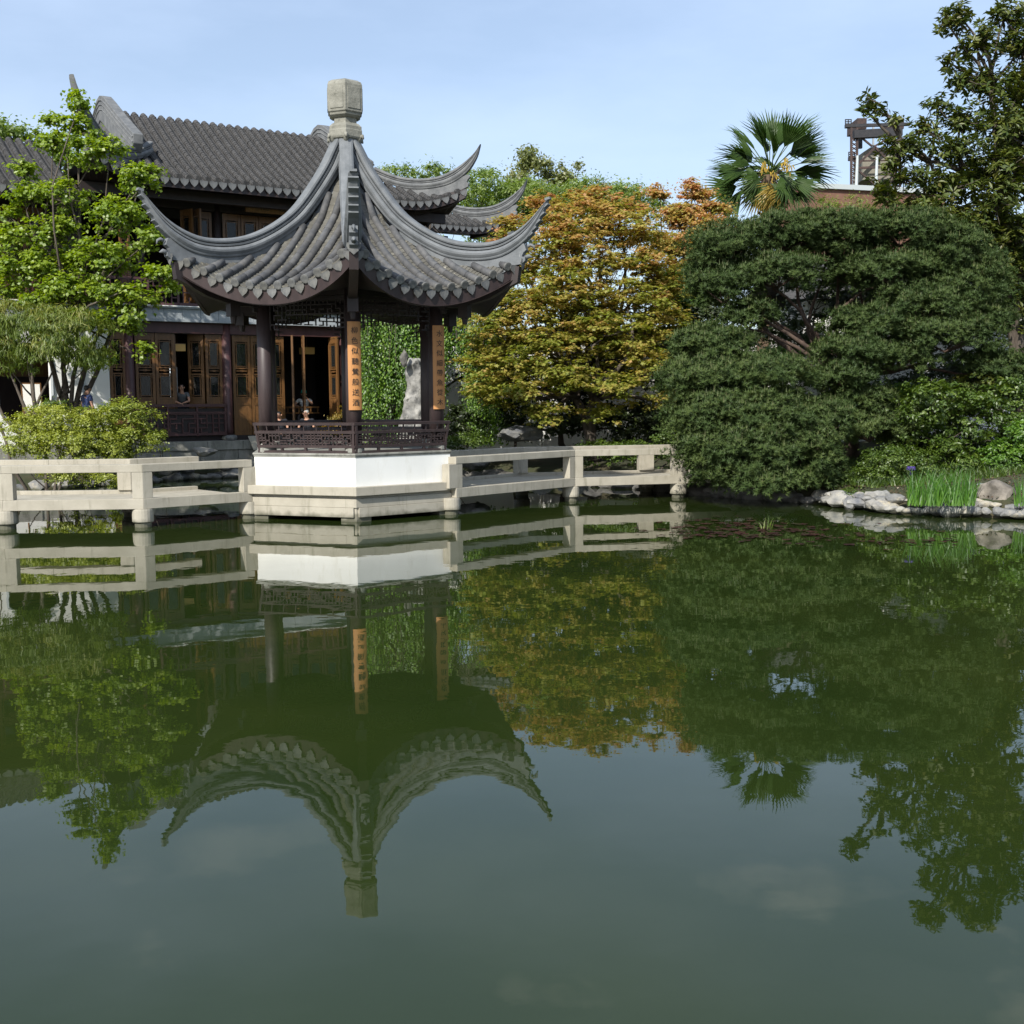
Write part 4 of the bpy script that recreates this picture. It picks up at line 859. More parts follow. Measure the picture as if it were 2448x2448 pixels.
# ------------------------------------------------------------------ vegetation
def mesh_np(name, V, F4, mt, parent, tint=None, smooth=False, kind=None):
    # V (n,3), F4 (m,k) constant face size
    V = np.asarray(V, np.float32)-wloc(parent).astype(np.float32); m, k = F4.shape
    me = bpy.data.meshes.new(name); me.vertices.add(len(V)); me.vertices.foreach_set('co', V.ravel())
    me.loops.add(m*k); me.loops.foreach_set('vertex_index', F4.ravel().astype(np.int32))
    me.polygons.add(m); me.polygons.foreach_set('loop_start', np.arange(0, m*k, k, dtype=np.int32)); me.polygons.foreach_set('loop_total', np.full(m, k, np.int32))
    me.update(calc_edges=True); me.materials.append(mt)
    if tint is not None:
        a = me.attributes.new('tint', 'FLOAT', 'POINT'); a.data.foreach_set('value', np.asarray(tint, np.float32))
    o = link(name, me, parent)
    if kind: o['kind'] = kind
    return o
def nrm(a): return a/np.maximum(1e-9, np.linalg.norm(a, axis=-1, keepdims=True))
def leaves(name, C, N, ln, wd, mt, parent, tint, A=None, lobes=0, kind='stuff', droop=0.0):
    # one folded leaf per centre; A: optional axis directions
    n = len(C); N = nrm(N); 
    if A is None: A = RNG.normal(size=(n, 3))
    A = A-N*(A*N).sum(1, keepdims=True); A = nrm(A); B = np.cross(N, A)
    ln = (ln*RNG.uniform(.7, 1.25, n))[:, None]; wd = (wd*RNG.uniform(.7, 1.25, n))[:, None]
    base = C-A*ln*.5; tip = C+A*ln*.5-N*ln*droop
    if lobes:       # pointed lobes: star-like leaf of six triangles round the centre
        k = 10; ang_ = np.arange(k)*2*pi/k; R_ = np.where(np.arange(k) % 2 == 0, .55, .27)
        P = [C[:, None, :]]+[(C+A*ln*(R_[i]*cos(ang_[i]))+B*ln*(R_[i]*sin(ang_[i]))-N*ln*.06*(i % 2 == 0))[:, None, :] for i in range(k)]
        V = np.concatenate(P, 1).reshape(-1, 3); b = np.arange(n)[:, None]*(k+1)
        F = np.concatenate([np.concatenate([b, b+1+((2*i-1) % k), b+1+2*i, b+1+((2*i+1) % k)], 1) for i in range(5)], 0)
        return mesh_np(name, V, F, mt, parent, np.repeat(tint, k+1), kind=kind)
    L_ = C+B*wd*.5+N*wd*.18; R_ = C-B*wd*.5+N*wd*.18
    V = np.stack([base, L_, tip, R_], 1).reshape(-1, 3); b = np.arange(n)[:, None]*4
    F = np.concatenate([b+[0, 1, 2], b+[0, 2, 3]], 0)
    return mesh_np(name, V, F, mt, parent, np.repeat(tint, 4), kind=kind)
def blobs(clumps, nsub, rs, topbias=.35, flat=.6, inner=.25):
    """clumps: (centre, (rx, ry, rz)). Returns sub-clump centres, their outward directions and radii spread over each clump's surface"""
    C, O, R = [], [], []
    vol = np.array([(c[1][0]*c[1][1]+c[1][0]*c[1][2]+c[1][1]*c[1][2]) for c in clumps]); k = np.maximum(3, (nsub*vol/vol.sum()).astype(int))
    for (c, r), n in zip(clumps, k):
        d = RNG.normal(size=(n*2, 3)); d = nrm(d); d = d[np.argsort(-(d[:, 2]+RNG.normal(size=len(d))*(1.2-topbias)))][:n]
        rad = np.where(RNG.random(n) < inner, RNG.uniform(.2, .8, n), RNG.uniform(.72, 1.14, n))[:, None]
        C.append(c+d*rad*np.array(r)); O.append(d); R.append(np.full(n, rs)*RNG.uniform(.45, 1.5, n))
    return np.concatenate(C), np.concatenate(O), np.concatenate(R)
def leafcloud(clumps, nsub, rs, nleaf, flat=.5, topbias=.35, inner=.25, upw=.8, outw=.6, rnd=.55):
    C, O, R = blobs(clumps, nsub, rs, topbias, flat, inner)
    w = R**2; cnt = np.maximum(1, (nleaf*w/w.sum()).astype(int)); idx = np.repeat(np.arange(len(C)), cnt); n = len(idx)
    d = nrm(RNG.normal(size=(n, 3))); rr = np.abs(RNG.normal(size=n))[:, None]*.62
    P = C[idx]+d*rr*R[idx][:, None]*np.array([1, 1, flat])
    N = nrm(V3(0, 0, 1)*upw+O[idx]*outw+d*.35+RNG.normal(size=(n, 3))*rnd)
    ct = RNG.random(len(C))[idx]
    return P, N, O[idx], ct, C, R
def branch(mb, a, b_, r0, r1, bend=.15, n=6, sides=6):
    a, b_ = V3(*a), V3(*b_); L_ = np.linalg.norm(b_-a); o = RNG.normal(size=3)*bend*L_*.5; o[2] = abs(o[2])*.4
    t_ = np.linspace(0, 1, n); pts = [a*(1-x)+b_*x+o*4*x*(1-x)+RNG.normal(size=3)*L_*.012 for x in t_]
    mb.tube(pts, list(r0*(1-t_)+r1*t_), sides); return pts
def clumps_px(L):      # (px, py, depth, rx_px, ry_px, depth radius)
    out = []
    for px, py, D, rx, ry, rd in L:
        out.append((at(px, py, D), (rx*D/FPX, rd, ry*D/FPX)))
    return out
LM = dict(
 ginkgo=leafmat('ginkgo_leaf', [(.058, .115, .009), (.135, .215, .014), (.22, .315, .020), (.33, .41, .035)], .5),
 azalea=leafmat('azalea_leaf', [(.10, .15, .012), (.20, .25, .020), (.31, .35, .04), (.44, .46, .09)], .4),
 podo=leafmat('podocarpus_leaf', [(.045, .085, .016), (.095, .15, .022), (.17, .22, .03), (.25, .24, .04)], .4, gloss=.04),
 weep=leafmat('weeping_leaf', [(.040, .105, .008), (.12, .24, .016), (.23, .38, .026)], .45),
 maple=leafmat('maple_leaf', [(.10, .15, .024), (.23, .275, .045), (.38, .345, .080), (.51, .34, .12), (.53, .28, .14)], .48, gloss=.02),
 pine=leafmat('pine_needle', [(.032, .056, .018), (.056, .088, .026), (.095, .128, .036)], .25, gloss=.012),
 candle=leafmat('pine_candle', [(.09, .12, .04), (.15, .16, .06)], .1),
 palm=leafmat('palm_frond', [(.026, .060, .014), (.055, .10, .018), (.13, .17, .03)], .3, gloss=.03, rough=.45),
 palmy=leafmat('yellow_frond', [(.30, .22, .03), (.42, .28, .05)], .3),
 magnolia=leafmat('magnolia_leaf', [(.026, .050, .012), (.055, .085, .018), (.11, .13, .02), (.085, .055, .025)], .25, gloss=.04, rough=.45),
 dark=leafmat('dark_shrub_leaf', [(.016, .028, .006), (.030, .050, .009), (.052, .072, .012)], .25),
 mid=leafmat('green_shrub_leaf', [(.036, .072, .008), (.078, .135, .012), (.14, .20, .018)], .38),
 bright=leafmat('bright_shrub_leaf', [(.05, .12, .012), (.10, .21, .015), (.17, .28, .02)], .42),
 far=leafmat('far_tree_leaf', [(.09, .15, .022), (.17, .25, .035), (.26, .33, .05)], .5),
 far2=leafmat('airy_tree_leaf', [(.12, .15, .045), (.21, .235, .07), (.30, .30, .11)], .5),
 iris=leafmat('iris_blade', [(.04, .12, .012), (.09, .22, .02), (.17, .34, .04)], .4),
 lily=leafmat('lily_pad', [(.022, .009, .008), (.045, .016, .012), (.03, .028, .010)], .05, gloss=.12, rough=.3),
 orange=leafmat('orange_shrub_leaf', [(.14, .16, .02), (.30, .20, .03), (.42, .19, .04)], .4),
)
def tree(nm, label, cat, base, cl, lm, nsub, rs, nleaf, ln, wd, trunk_r=.15, trunks=1, group=None, flat=.5, upw=.8, outw=.6, rnd=.55, topbias=.35, inner=.25, tintf=None, twigs=True, bark='bark', lobes=0, split=None, axis=None, leafname='crown', droop=0., tdraw=1.0):
    root = thing(nm, label, cat, base, group); base = V3(*base)
    P, N, O, ct, C, R = leafcloud(cl, nsub, rs, nleaf, flat, topbias, inner, upw, outw, rnd)
    ti = np.clip(.5*ct+.5*RNG.random(len(P)), 0, 1) if tintf is None else tintf(P, O, ct)
    A = None if axis is None else axis(P, N)
    leaves(leafname, P, N, ln, wd, LM[lm], root, ti, A=A, lobes=lobes, droop=droop)
    if trunk_r:
        tb = MB(); bb = MB(); ctr = sum(c for c, r in cl)/len(cl); sp = split if split is not None else base+(ctr-base)*.45
        sp = V3(*sp); tops = []
        for k in range(trunks):
            off = V3(RNG.normal()*.25, RNG.normal()*.2, 0)*(trunks > 1); tp_ = sp+off*2.5; branch(tb, base+off*.35, tp_, trunk_r, trunk_r*.6, .08, 7, 10); tops.append(tp_)
        for c, r in cl:
            s_ = min(tops, key=lambda q: np.linalg.norm(q[:2]-c[:2])); branch(bb, s_, c-V3(0, 0, r[2]*.3), trunk_r*.5, trunk_r*.16, .2, 6, 6)
        if twigs:
            cc = np.array([c-V3(0, 0, r[2]*.3) for c, r in cl])
            for c in C[::max(1, len(C)//int(90*twigs))]:
                j = np.argmin(np.linalg.norm(cc-c, axis=1)); bb.tube([cc[j], (cc[j]+c)/2+RNG.normal(size=3)*.05-UP*.04, c], [trunk_r*.14, trunk_r*.09, trunk_r*.03], 4, cap=False)
        tb.build('trunk', MT[bark], root, smooth=True, fixn=False)
        bo = bb.build('branches', MT[bark], root, smooth=True, fixn=False); bo['kind'] = 'stuff'
    return root
def gzf(x, y): return float(gz(np.array([x]), np.array([y]))[0])
def onground(px, py, D): q = at(px, py, D); return V3(q[0], q[1], gzf(q[0], q[1]))

# bright green young tree in front of the hall, several slim stems
gc = clumps_px([(190, 240, 31, 26, 34, .25), (185, 310, 31, 42, 36, .4), (128, 290, 31.2, 26, 22, .25), (130, 345, 31, 42, 26, .4), (215, 370, 30.8, 52, 34, .5), (268, 352, 30.9, 34, 22, .3), (330, 425, 30.6, 44, 36, .5), (360, 410, 30.6, 22, 14, .2), (60, 410, 31.0, 30, 22, .4), (75, 470, 31, 42, 30, .6), (150, 470, 30.8, 56, 40, .6),
 (290, 520, 30.5, 62, 42, .7), (130, 560, 30.7, 70, 42, .7), (350, 570, 30.4, 44, 30, .5), (40, 580, 31, 44, 40, .6), (250, 620, 30.4, 74, 46, .8), (380, 660, 30.3, 44, 26, .5), (60, 650, 31, 62, 40, .7), (170, 700, 30.6, 70, 40, .7), (330, 720, 30.3, 62, 40, .6), (290, 770, 30.3, 50, 30, .5), (210, 775, 30.4, 50, 34, .5), (245, 855, 30.2, 30, 26, .3), (340, 840, 30.2, 26, 22, .3), (405, 690, 30.3, 26, 16, .3), (15, 700, 31, 40, 30, .5), (120, 640, 30.8, 60, 40, .6), (200, 640, 30.8, 60, 30, .5), (110, 720, 30.6, 60, 30, .5), (250, 700, 30.3, 60, 30, .5), (20, 515, 31, 28, 20, .3)])
base_g = onground(175, 1010, 30.8)
def t_top(P, O, ct): return np.clip(.30+.35*ct+.35*RNG.random(len(P))+.12*O[:, 2], 0, 1)
gt = tree('katsura_tree', 'tall light green multi-stemmed tree in front of the teahouse', 'tree', base_g, gc, 'ginkgo', 1300, .21, 36000, .105, .095, .075, 1, tintf=t_top, flat=.5, topbias=.15, twigs=5, split=at(178, 780, 30.9), inner=.35, upw=1.0)
sb = MB()
for px0, pts in ((178, [(165, 1000), (155, 930), (150, 850), (180, 700), (190, 560), (188, 420), (187, 250)]), (190, [(175, 1000), (190, 930), (215, 840), (262, 740), (290, 620), (330, 450)]), (200, [(180, 1000), (205, 945), (232, 890), (262, 800), (300, 700), (350, 590)]), (170, [(168, 1000), (140, 930), (118, 850), (110, 700), (85, 560), (70, 430)]), (150, [(160, 940), (150, 875), (205, 820), (232, 790)])):
    q = [at(x, y, 30.7+.12*i) for i, (x, y) in enumerate(pts)]
    sb.tube(q, list(np.linspace(.085, .015, len(q))), 8)
sb.build('stems', MT['bark'], gt, smooth=True, fixn=False)['kind'] = 'stuff'
# narrow-leaved tree at the far left
pc_ = clumps_px([(60, 790, 29.5, 120, 60, 1.0), (170, 800, 29.4, 90, 60, .9), (20, 850, 29.6, 60, 50, .8), (120, 850, 29.3, 90, 50, .9), (215, 850, 29.3, 40, 34, .5), (-50, 800, 29.8, 70, 70, .9), (30, 770, 29.6, 90, 34, .8)])
bpod = onground(95, 1090, 29.6)
pt_ = tree('fine_leaved_tree', 'olive-green tree with long hanging narrow leaves at the left edge', 'tree', bpod, pc_, 'podo', 420, .26, 30000, .16, .022, .05, 3, flat=.6, upw=.15, outw=.9, rnd=.5, twigs=1, split=at(70, 950, 29.5), axis=lambda P, N: RNG.normal(size=P.shape)*.45-UP*1.1+N*.4,
     tintf=lambda P, O, ct: np.clip(.25+.3*ct+.45*(O[:, 2]*.5+.5)*RNG.random(len(P))*1.5, 0, 1))
sb = MB()
for pts in ([(110, 1080), (70, 1000), (45, 940), (20, 880)], [(110, 1080), (75, 1010), (95, 950), (130, 880)], [(110, 1080), (50, 1040), (10, 1000), (-20, 930)], [(90, 1000), (80, 950), (76, 880), (74, 820)]):
    q = [at(x, y, 29.5) for x, y in pts]; sb.tube(q, list(np.linspace(.07, .02, len(q))), 8)
sb.build('stems', MT['bark'], pt_, smooth=True, fixn=False)['kind'] = 'stuff'
# azaleas behind the left bridge
def hfun(P, O, ct): return np.clip(.22+.30*ct+.32*RNG.random(len(P))+.22*O[:, 2], 0, 1)
az = clumps_px([(130, 1035, 27.6, 115, 62, 1.1), (190, 1080, 27.2, 110, 62, .9), (60, 1060, 27.6, 50, 50, .7), (230, 1020, 27.6, 50, 40, .6)])
tree('azalea_bush', 'wide yellow-green clipped azalea behind the left footbridge', 'shrub', onground(140, 1100, 27.8), az, 'azalea', 560, .17, 30000, .06, .035, .04, 3, flat=.55, topbias=.5, tintf=hfun, upw=1.0, twigs=.5)
az2 = clumps_px([(310, 1000, 28.2, 62, 46, .6), (330, 1060, 28, 56, 50, .6), (260, 1075, 27.8, 60, 54, .6), (375, 1050, 28.1, 22, 22, .3)])
tree('azalea_bush', 'greener pale-edged bush right of the yellow azalea', 'shrub', onground(310, 1100, 28.2), az2, 'azalea', 300, .17, 16000, .065, .035, .04, 2, flat=.55, topbias=.5, upw=1.0, tintf=lambda P, O, ct: np.clip(.05+.35*ct+.4*RNG.random(len(P)), 0, 1), twigs=.5)
az3 = clumps_px([(165, 1140, 26.6, 62, 22, .5), (250, 1145, 26.6, 36, 24, .4), (280, 1160, 26.6, 22, 16, .3)])
tree('azalea_bush', 'low yellow azalea sprays hanging to the water under the left footbridge', 'shrub', V3(*at(170, 1150, 27.4)[:2], .3), az3, 'azalea', 60, .16, 4000, .06, .035, .02, 1, tintf=hfun, twigs=.3)
dk = clumps_px([(240, 990, 28.6, 50, 20, .4), (120, 972, 28.8, 50, 14, .4)])
tree('dark_shrub', 'darker green shrub between the two azaleas below the man in navy', 'shrub', onground(225, 1010, 28.8), dk, 'mid', 60, .16, 3500, .06, .035, .02, 1, twigs=.3)
# weeping tree behind the pavilion: hanging curtains of small leaves
wr = thing('weeping_tree', 'weeping green tree with hanging curtains of leaves behind the pavilion', 'tree', onground(960, 1060, 33.5))
WP, WT, wb_ = [], [], MB()
top = at(960, 560, 33.8); branch(wb_, wr.location, top, .14, .06, .08, 8, 8)
for i in range(700):
    px = RNG.uniform(842, 1075) if i < 500 else RNG.uniform(1060, 1195); px = RNG.choice([850, 866, 884, 905, 926, 948, 966, 985, 1003, 1020, 1040, 1062])+RNG.normal()*6.5 if i < 500 else px; D = RNG.uniform(32.6, 35)
    y0 = RNG.uniform(560, 820) if i < 500 else (RNG.uniform(690, 760) if (px < 1115 or i % 3 == 0) else RNG.uniform(850, 985))
    y1 = min(y0+RNG.uniform(120, 380), 1062); 
    if 880 < px < 950 and RNG.random() < .35: y1 = min(y1, 960)
    if 1062 < px < 1118: y1 = min(y1, RNG.uniform(800, 860)+(px-1062)*.9)
    if px > 1118: y1 = max(y1, RNG.uniform(880, 1060))
    a_, c_ = at(px, y0, D), at(px+RNG.normal()*10, y1, D); n = int(30*np.linalg.norm(a_-c_)/1.5)
    t_ = np.linspace(0, 1, n)[:, None]; sw = RNG.normal(size=3)*.12; sw[2] = 0
    P = a_*(1-t_)+c_*t_+sw*np.sin(t_*3)+RNG.normal(size=(n, 3))*[.075, .075, .03]; WP.append(P); WT.append(np.clip(.35*sin(px*.31)+RNG.uniform(0, .6)+RNG.random(n)*.35, 0, 1))
    if i % 3 == 0: wb_.tube([top*.6+V3(*wr.location)*.4, top*.3+a_*.7+UP*.3, a_, a_*.4+c_*.6], [.03, .015, .008, .004], 4, cap=False)
WP = np.concatenate(WP); leaves('hanging_foliage', WP, RNG.normal(size=WP.shape)*.5+V3(-.3, -.8, .3), .085, .055, LM['weep'], wr, np.concatenate(WT), A=RNG.normal(size=WP.shape)*.4-UP)
wb_.build('branches', MT['bark'], wr, smooth=True, fixn=False)['kind'] = 'stuff'
# orange maple
mc = clumps_px([(1180, 800, 32, 75, 30, .9), (1260, 740, 32, 95, 34, 1.1), (1330, 690, 32.3, 90, 32, 1.1), (1440, 640, 32.6, 100, 32, 1.2), (1200, 880, 31.6, 90, 28, .9), (1320, 830, 31.4, 100, 34, 1.1), (1440, 790, 31.6, 80, 26, 1.0), (1150, 940, 31.6, 55, 26, .7), (1250, 945, 31.2, 75, 26, .9), (1370, 905, 31, 80, 24, .9), (1480, 930, 31, 70, 26, .8), (1560, 880, 31.2, 62, 26, .8), (1500, 720, 32.2, 85, 30, 1.1), (1560, 650, 32.8, 80, 32, 1.1),
  (1350, 600, 33, 90, 34, 1.2), (1430, 540, 33.4, 90, 32, 1.2), (1330, 530, 33.6, 62, 26, .9), (1250, 640, 33, 62, 28, .9), (1530, 560, 33.4, 80, 30, 1.1), (1400, 480, 34, 60, 22, .8), (1480, 500, 34, 62, 22, .8), (1200, 720, 32.8, 50, 24, .8), (1150, 850, 32.4, 42, 22, .6), (1310, 1000, 31, 60, 18, .6), (1600, 950, 31.4, 40, 20, .5), (1600, 800, 32.6, 60, 40, .9), (1550, 780, 32.4, 60, 36, .9), (1590, 720, 33, 50, 36, .8), (1520, 830, 32, 70, 40, .9), (1480, 860, 32.4, 90, 40, .9), (1380, 780, 32.6, 90, 60, .9), (1280, 850, 32.6, 90, 60, .9), (1430, 990, 31.2, 52, 18, .5), (1390, 720, 32, 62, 28, .9), (1300, 490, 34, 40, 20, .5), (1222, 545, 33.8, 38, 22, .5)])
def mt_(P, O, ct):
    z = (P[:, 2]-1.5)/7; return np.clip(.06+.30*ct+.26*RNG.random(len(P))+.33*z**1.6*(.5+ct)+.18*(RNG.random(len(P)) < .12), 0, 1)
mc = [(c, (r[0]*1.08, r[1]*1.1, r[2]*1.7)) for c, r in mc]
bm = onground(1420, 1060, 32.8)
tree('japanese_maple', 'large orange and yellow-green maple in the middle of the garden', 'tree', bm, mc, 'maple', 2100, .27, 120000, .098, .08, .16, 2, flat=.34, topbias=.25, inner=.5, tintf=mt_, upw=1.3, outw=.3, rnd=.42, twigs=1.2, lobes=1)
mc2 = clumps_px([(1660, 470, 36, 32, 26, .5), (1640, 520, 36, 52, 30, .7), (1700, 560, 35.6, 60, 34, .8), (1610, 590, 35.6, 62, 34, .8), (1650, 660, 35, 60, 34, .8), (1580, 470, 36, 20, 14, .3), (1565, 450, 36, 8, 20, .15), (1655, 440, 36, 14, 14, .2), (1700, 510, 36, 40, 22, .5)])
tree('japanese_maple', 'smaller salmon-tipped maple in front of the palm', 'tree', onground(1650, 1000, 35), mc2, 'maple', 420, .28, 30000, .09, .075, .10, 1, flat=.36, tintf=lambda P, O, ct: np.clip(mt_(P, O, ct)+.02, 0, 1), upw=1.2, outw=.4, twigs=.8, lobes=1)
mc3 = clumps_px([(1640, 760, 34.4, 62, 60, .6), (1620, 840, 34, 60, 50, .6), (1600, 700, 34.4, 50, 44, .5), (1660, 680, 34.6, 50, 50, .5)])
tree('japanese_maple', 'yellow-green maple foliage in the gap between orange maple and pine', 'tree', onground(1630, 1000, 34.4), mc3, 'bright', 260, .24, 16000, .085, .07, .07, 1, flat=.4, lobes=1)
rm = clumps_px([(1205, 560, 35, 24, 14, .3), (1188, 585, 35, 18, 10, .3), (1225, 600, 35, 20, 12, .3)])
tree('red_maple', 'small sprays of red-orange leaves beneath the upturned rear roof corners', 'tree', onground(1230, 1000, 35), rm, 'maple', 30, .18, 1500, .08, .065, .05, 1, flat=.4, tintf=lambda P, O, ct: np.clip(.8+.2*RNG.random(len(P)), 0, 1), twigs=.2, lobes=1)
# big pine: flattened pads of needle tufts
def pine(label, base, cl, nt, split, trunk_r, nmid=2.0, tone=0., dz=0.):
    root = thing('pine_tree', label, 'tree', base)
    cl = [(c-UP*dz, (r[0]*1.0, r[1]*1.1, r[2]*1.08)) for c, r in cl]
    C, O, R = blobs(cl, int(nt/22), .21, .7, .6, .2)
    idx = np.repeat(np.arange(len(C)), 22); d = nrm(RNG.normal(size=(len(idx), 3))); T_ = C[idx]+d*R[idx][:, None]*[1.1, 1.1, .6]*RNG.random(len(idx))[:, None]**.4
    ax = nrm(UP*.8+O[idx]*.6+d*.6+RNG.normal(size=T_.shape)*.25); ct = RNG.random(len(C))[idx]
    k = 7; n = len(T_); t1 = nrm(np.cross(ax, RNG.normal(size=ax.shape))); t2 = np.cross(ax, t1); V = []; ti = []
    for j in range(k):
        a_ = 2*pi*j/k+RNG.random(n)*.8; dr = nrm(ax*RNG.uniform(.35, 1.0, n)[:, None]+t1*np.cos(a_)[:, None]+t2*np.sin(a_)[:, None])
        sd_ = nrm(np.cross(dr, ax))*.011; ln = RNG.uniform(.075, .125, n)[:, None]
        V.append(np.stack([T_-sd_, T_+sd_, T_+dr*ln], 1)); ti.append(np.clip(.5*ct+.4*RNG.random(n)+tone, 0, 1))
    V = np.concatenate(V).reshape(-1, 3); F = np.arange(len(V)).reshape(-1, 3)
    mesh_np('needle_pads', V, F, LM['pine'], root, np.repeat(np.concatenate(ti), 3), kind='stuff')
    up = (O[idx][:, 2] > .25) & (RNG.random(n) < .16); q = T_[up]; m = len(q); hh = RNG.uniform(.06, .17, m)[:, None]; s_ = np.array([.011, 0, 0]); s2 = np.array([0, .011, 0])
    V = np.stack([q-s_, q+s_, q+UP*hh], 1).reshape(-1, 3); V2 = np.stack([q-s2, q+s2, q+UP*hh], 1).reshape(-1, 3); V = np.concatenate([V, V2])
    mesh_np('candles', V, np.arange(len(V)).reshape(-1, 3), LM['candle'], root, np.repeat(RNG.random(2*m), 3), kind='stuff')
    tb = MB(); bb = MB(); branch(tb, base, split, trunk_r, trunk_r*.7, .12, 8, 12)
    for c, r in cl:
        branch(bb, split, c-V3(0, -r[1]*.3, r[2]*.45), trunk_r*.36, .025, .25, 8, 7)
        for _ in range(7):
            e_ = c+np.array(r)*RNG.uniform(-.75, .75, 3); e_[2] = c[2]+r[2]*RNG.uniform(-.2, .5); bb.tube([c-V3(0, 0, r[2]*.55), (c+e_)/2-UP*r[2]*.3, e_], [.028, .018, .006], 5, cap=False)
    tb.build('trunk', MT['pbark'], root, smooth=True, fixn=False); bb.build('branches', MT['pbark'], root, smooth=True, fixn=False)['kind'] = 'stuff'
    return root
pcl = clumps_px([(1990, 600, 29.2, 140, 60, 1.0),   (2050, 650, 29, 90, 40, .8), (2230, 650, 28.6, 90, 60, .9), (2130, 790, 28.2, 90, 50, .9), (1740, 590, 28.5, 95, 62, 1.2), (1880, 555, 28.8, 120, 50, 1.3), (2010, 545, 29, 110, 42, 1.3), (2150, 550, 28.8, 110, 45, 1.3), (2270, 600, 28.4, 100, 60, 1.2), (1730, 680, 28, 82, 55, 1.0), (1860, 650, 27.8, 110, 42, 1.1), (2130, 640, 28, 120, 40, 1.1), (2310, 690, 27.8, 90, 62, 1.1), (2200, 730, 27.4, 130, 50, 1.2), (2080, 770, 27.2, 100, 42, 1.0), (2260, 800, 27, 120, 48, 1.1), (1790, 750, 27.6, 62, 42, .8), (2350, 760, 27.6, 60, 60, .8), (2130, 850, 27, 90, 36, .8), (2030, 835, 26.8, 90, 40, 1.0), (2010, 890, 26.6, 80, 28, .8), (2370, 870, 27.2, 70, 40, .9), (1700, 640, 28.6, 50, 50, .7), (2350, 650, 28, 45, 50, .6)])
pb = onground(2040, 1120, 28.2); psplit = at(2010, 930, 28.0)
pine('big dark green pine with broad cloud-like pads filling the right of the garden', pb, pcl, 72000, psplit, .20, dz=.12)
pcl2 = clumps_px([(1700, 840, 26.2, 100, 50, .9), (1690, 920, 25.6, 110, 55, 1.0), (1820, 900, 25.6, 110, 45, 1.0), (1700, 1000, 25.2, 100, 60, 1.0), (1830, 1000, 25, 110, 62, 1.0), (1780, 1080, 24.6, 130, 60, 1.0), (1900, 1080, 24.8, 100, 60, .9), (1830, 1150, 24.2, 105, 34, .7), (1960, 1010, 25.4, 80, 50, .8), (1690, 1075, 24.9, 70, 45, .7), (1730, 1130, 24.5, 70, 40, .6), (1960, 1130, 24.8, 50, 40, .6)])
pine('lower dense pine leaning over the water at the end of the right footbridge', V3(*at(1930, 1180, 25.9)[:2], .35), pcl2, 50000, at(1900, 1090, 25.8), .16, tone=.08)
pcl3 = clumps_px([(2050, 960, 26.8, 80, 34, .7), (2080, 1030, 26.4, 80, 42, .7), (2200, 1010, 26.8, 80, 30, .7), (2300, 960, 27.6, 80, 40, .8), (2400, 930, 27.8, 60, 40, .7)])
pine('sparse brownish-green pine boughs hanging between the big pine and the ivy mound', V3(*at(2150, 1130, 27.4)[:2], .5), pcl3, 13000, at(2140, 980, 27.4), .10, tone=.2)
# palm
pr_ = thing('fan_palm', 'fan palm with green fronds and yellow blossoms above the pine', 'palm', onground(1830, 1000, 38))
pbz = V3(*pr_.location); ptop = at(1838, 420, 38); pbz = V3(ptop[0]-.3, ptop[1], pbz[2])
b = MB(); tt = np.linspace(0, 1, 26); b.tube([pbz*(1-x)+ptop*x+V3(.08*sin(x*3), 0, 0) for x in tt], [.17+.035*(i % 2)+.04*x for i, x in enumerate(tt)], 12); b.build('trunk', MT['fibre'], pr_)
def frondmesh(R_, seed, drop=.25, half=44, nseg=15):
    r = np.random.default_rng(seed); V = []; F = []; TI = []
    for i in range(nseg):
        a_ = radians(-half+2*half*i/(nseg-1)); L_ = R_*(.80+.20*cos(a_*.7))*r.uniform(.94, 1.06); w_ = .036
        dx, dy = sin(a_), cos(a_); n_ = 6; b0 = len(V)
        for j in range(n_):
            t_ = j/(n_-1); wj = w_*(1-.96*max(0, (t_-.45)/.55))*(.35+.65*min(1, t_*3)); x, y = dx*L_*t_, dy*L_*t_; z = -drop*L_*t_**2.2*(.7+.6*r.random())-.16*abs(sin(a_))*L_*t_*.5
            V += [(x-dy*wj, y+dx*wj, z), (x, y, z+wj*.7), (x+dy*wj, y-dx*wj, z)]; TI += [.2+.5*r.random()*t_]*3
        for j in range(n_-1):
            q = b0+3*j; F += [(q, q+1, q+4, q+3), (q+1, q+2, q+5, q+4)]
    return V, F, TI
def mkfrond(seed, mt, R_=.98, pet=.82, drop=.32, half=44, nseg=15):
    V, F, TI = frondmesh(R_, seed, drop, half, nseg); V = [(x, y+pet, z) for x, y, z in V]; mb = MB(); mb.v = list(V); mb.f = list(F)
    mb.tube([(0, 0, 0), (0, pet*.5, .04), (0, pet+.05, 0)], [.018, .014, .012], 5)
    me = bpy.data.meshes.new('frond'); me.from_pydata(mb.v, [], mb.f); me.materials.append(LM[mt]); at_ = me.attributes.new('tint', 'FLOAT', 'POINT'); TI = TI+[.6]*(len(mb.v)-len(TI)); at_.data.foreach_set('value', TI); return me
FM = [mkfrond(1, 'palm', .95, .95, .25), mkfrond(2, 'palm', .72, .55, .55, 84, 24), mkfrond(3, 'palm', 1.0, .9, .12, 30, 11)]; FY = mkfrond(4, 'palmy', .75, .6, .6, 70, 20)
fronds = []      # (azimuth in the picture plane from right, elevation, towards-camera lean, kind)
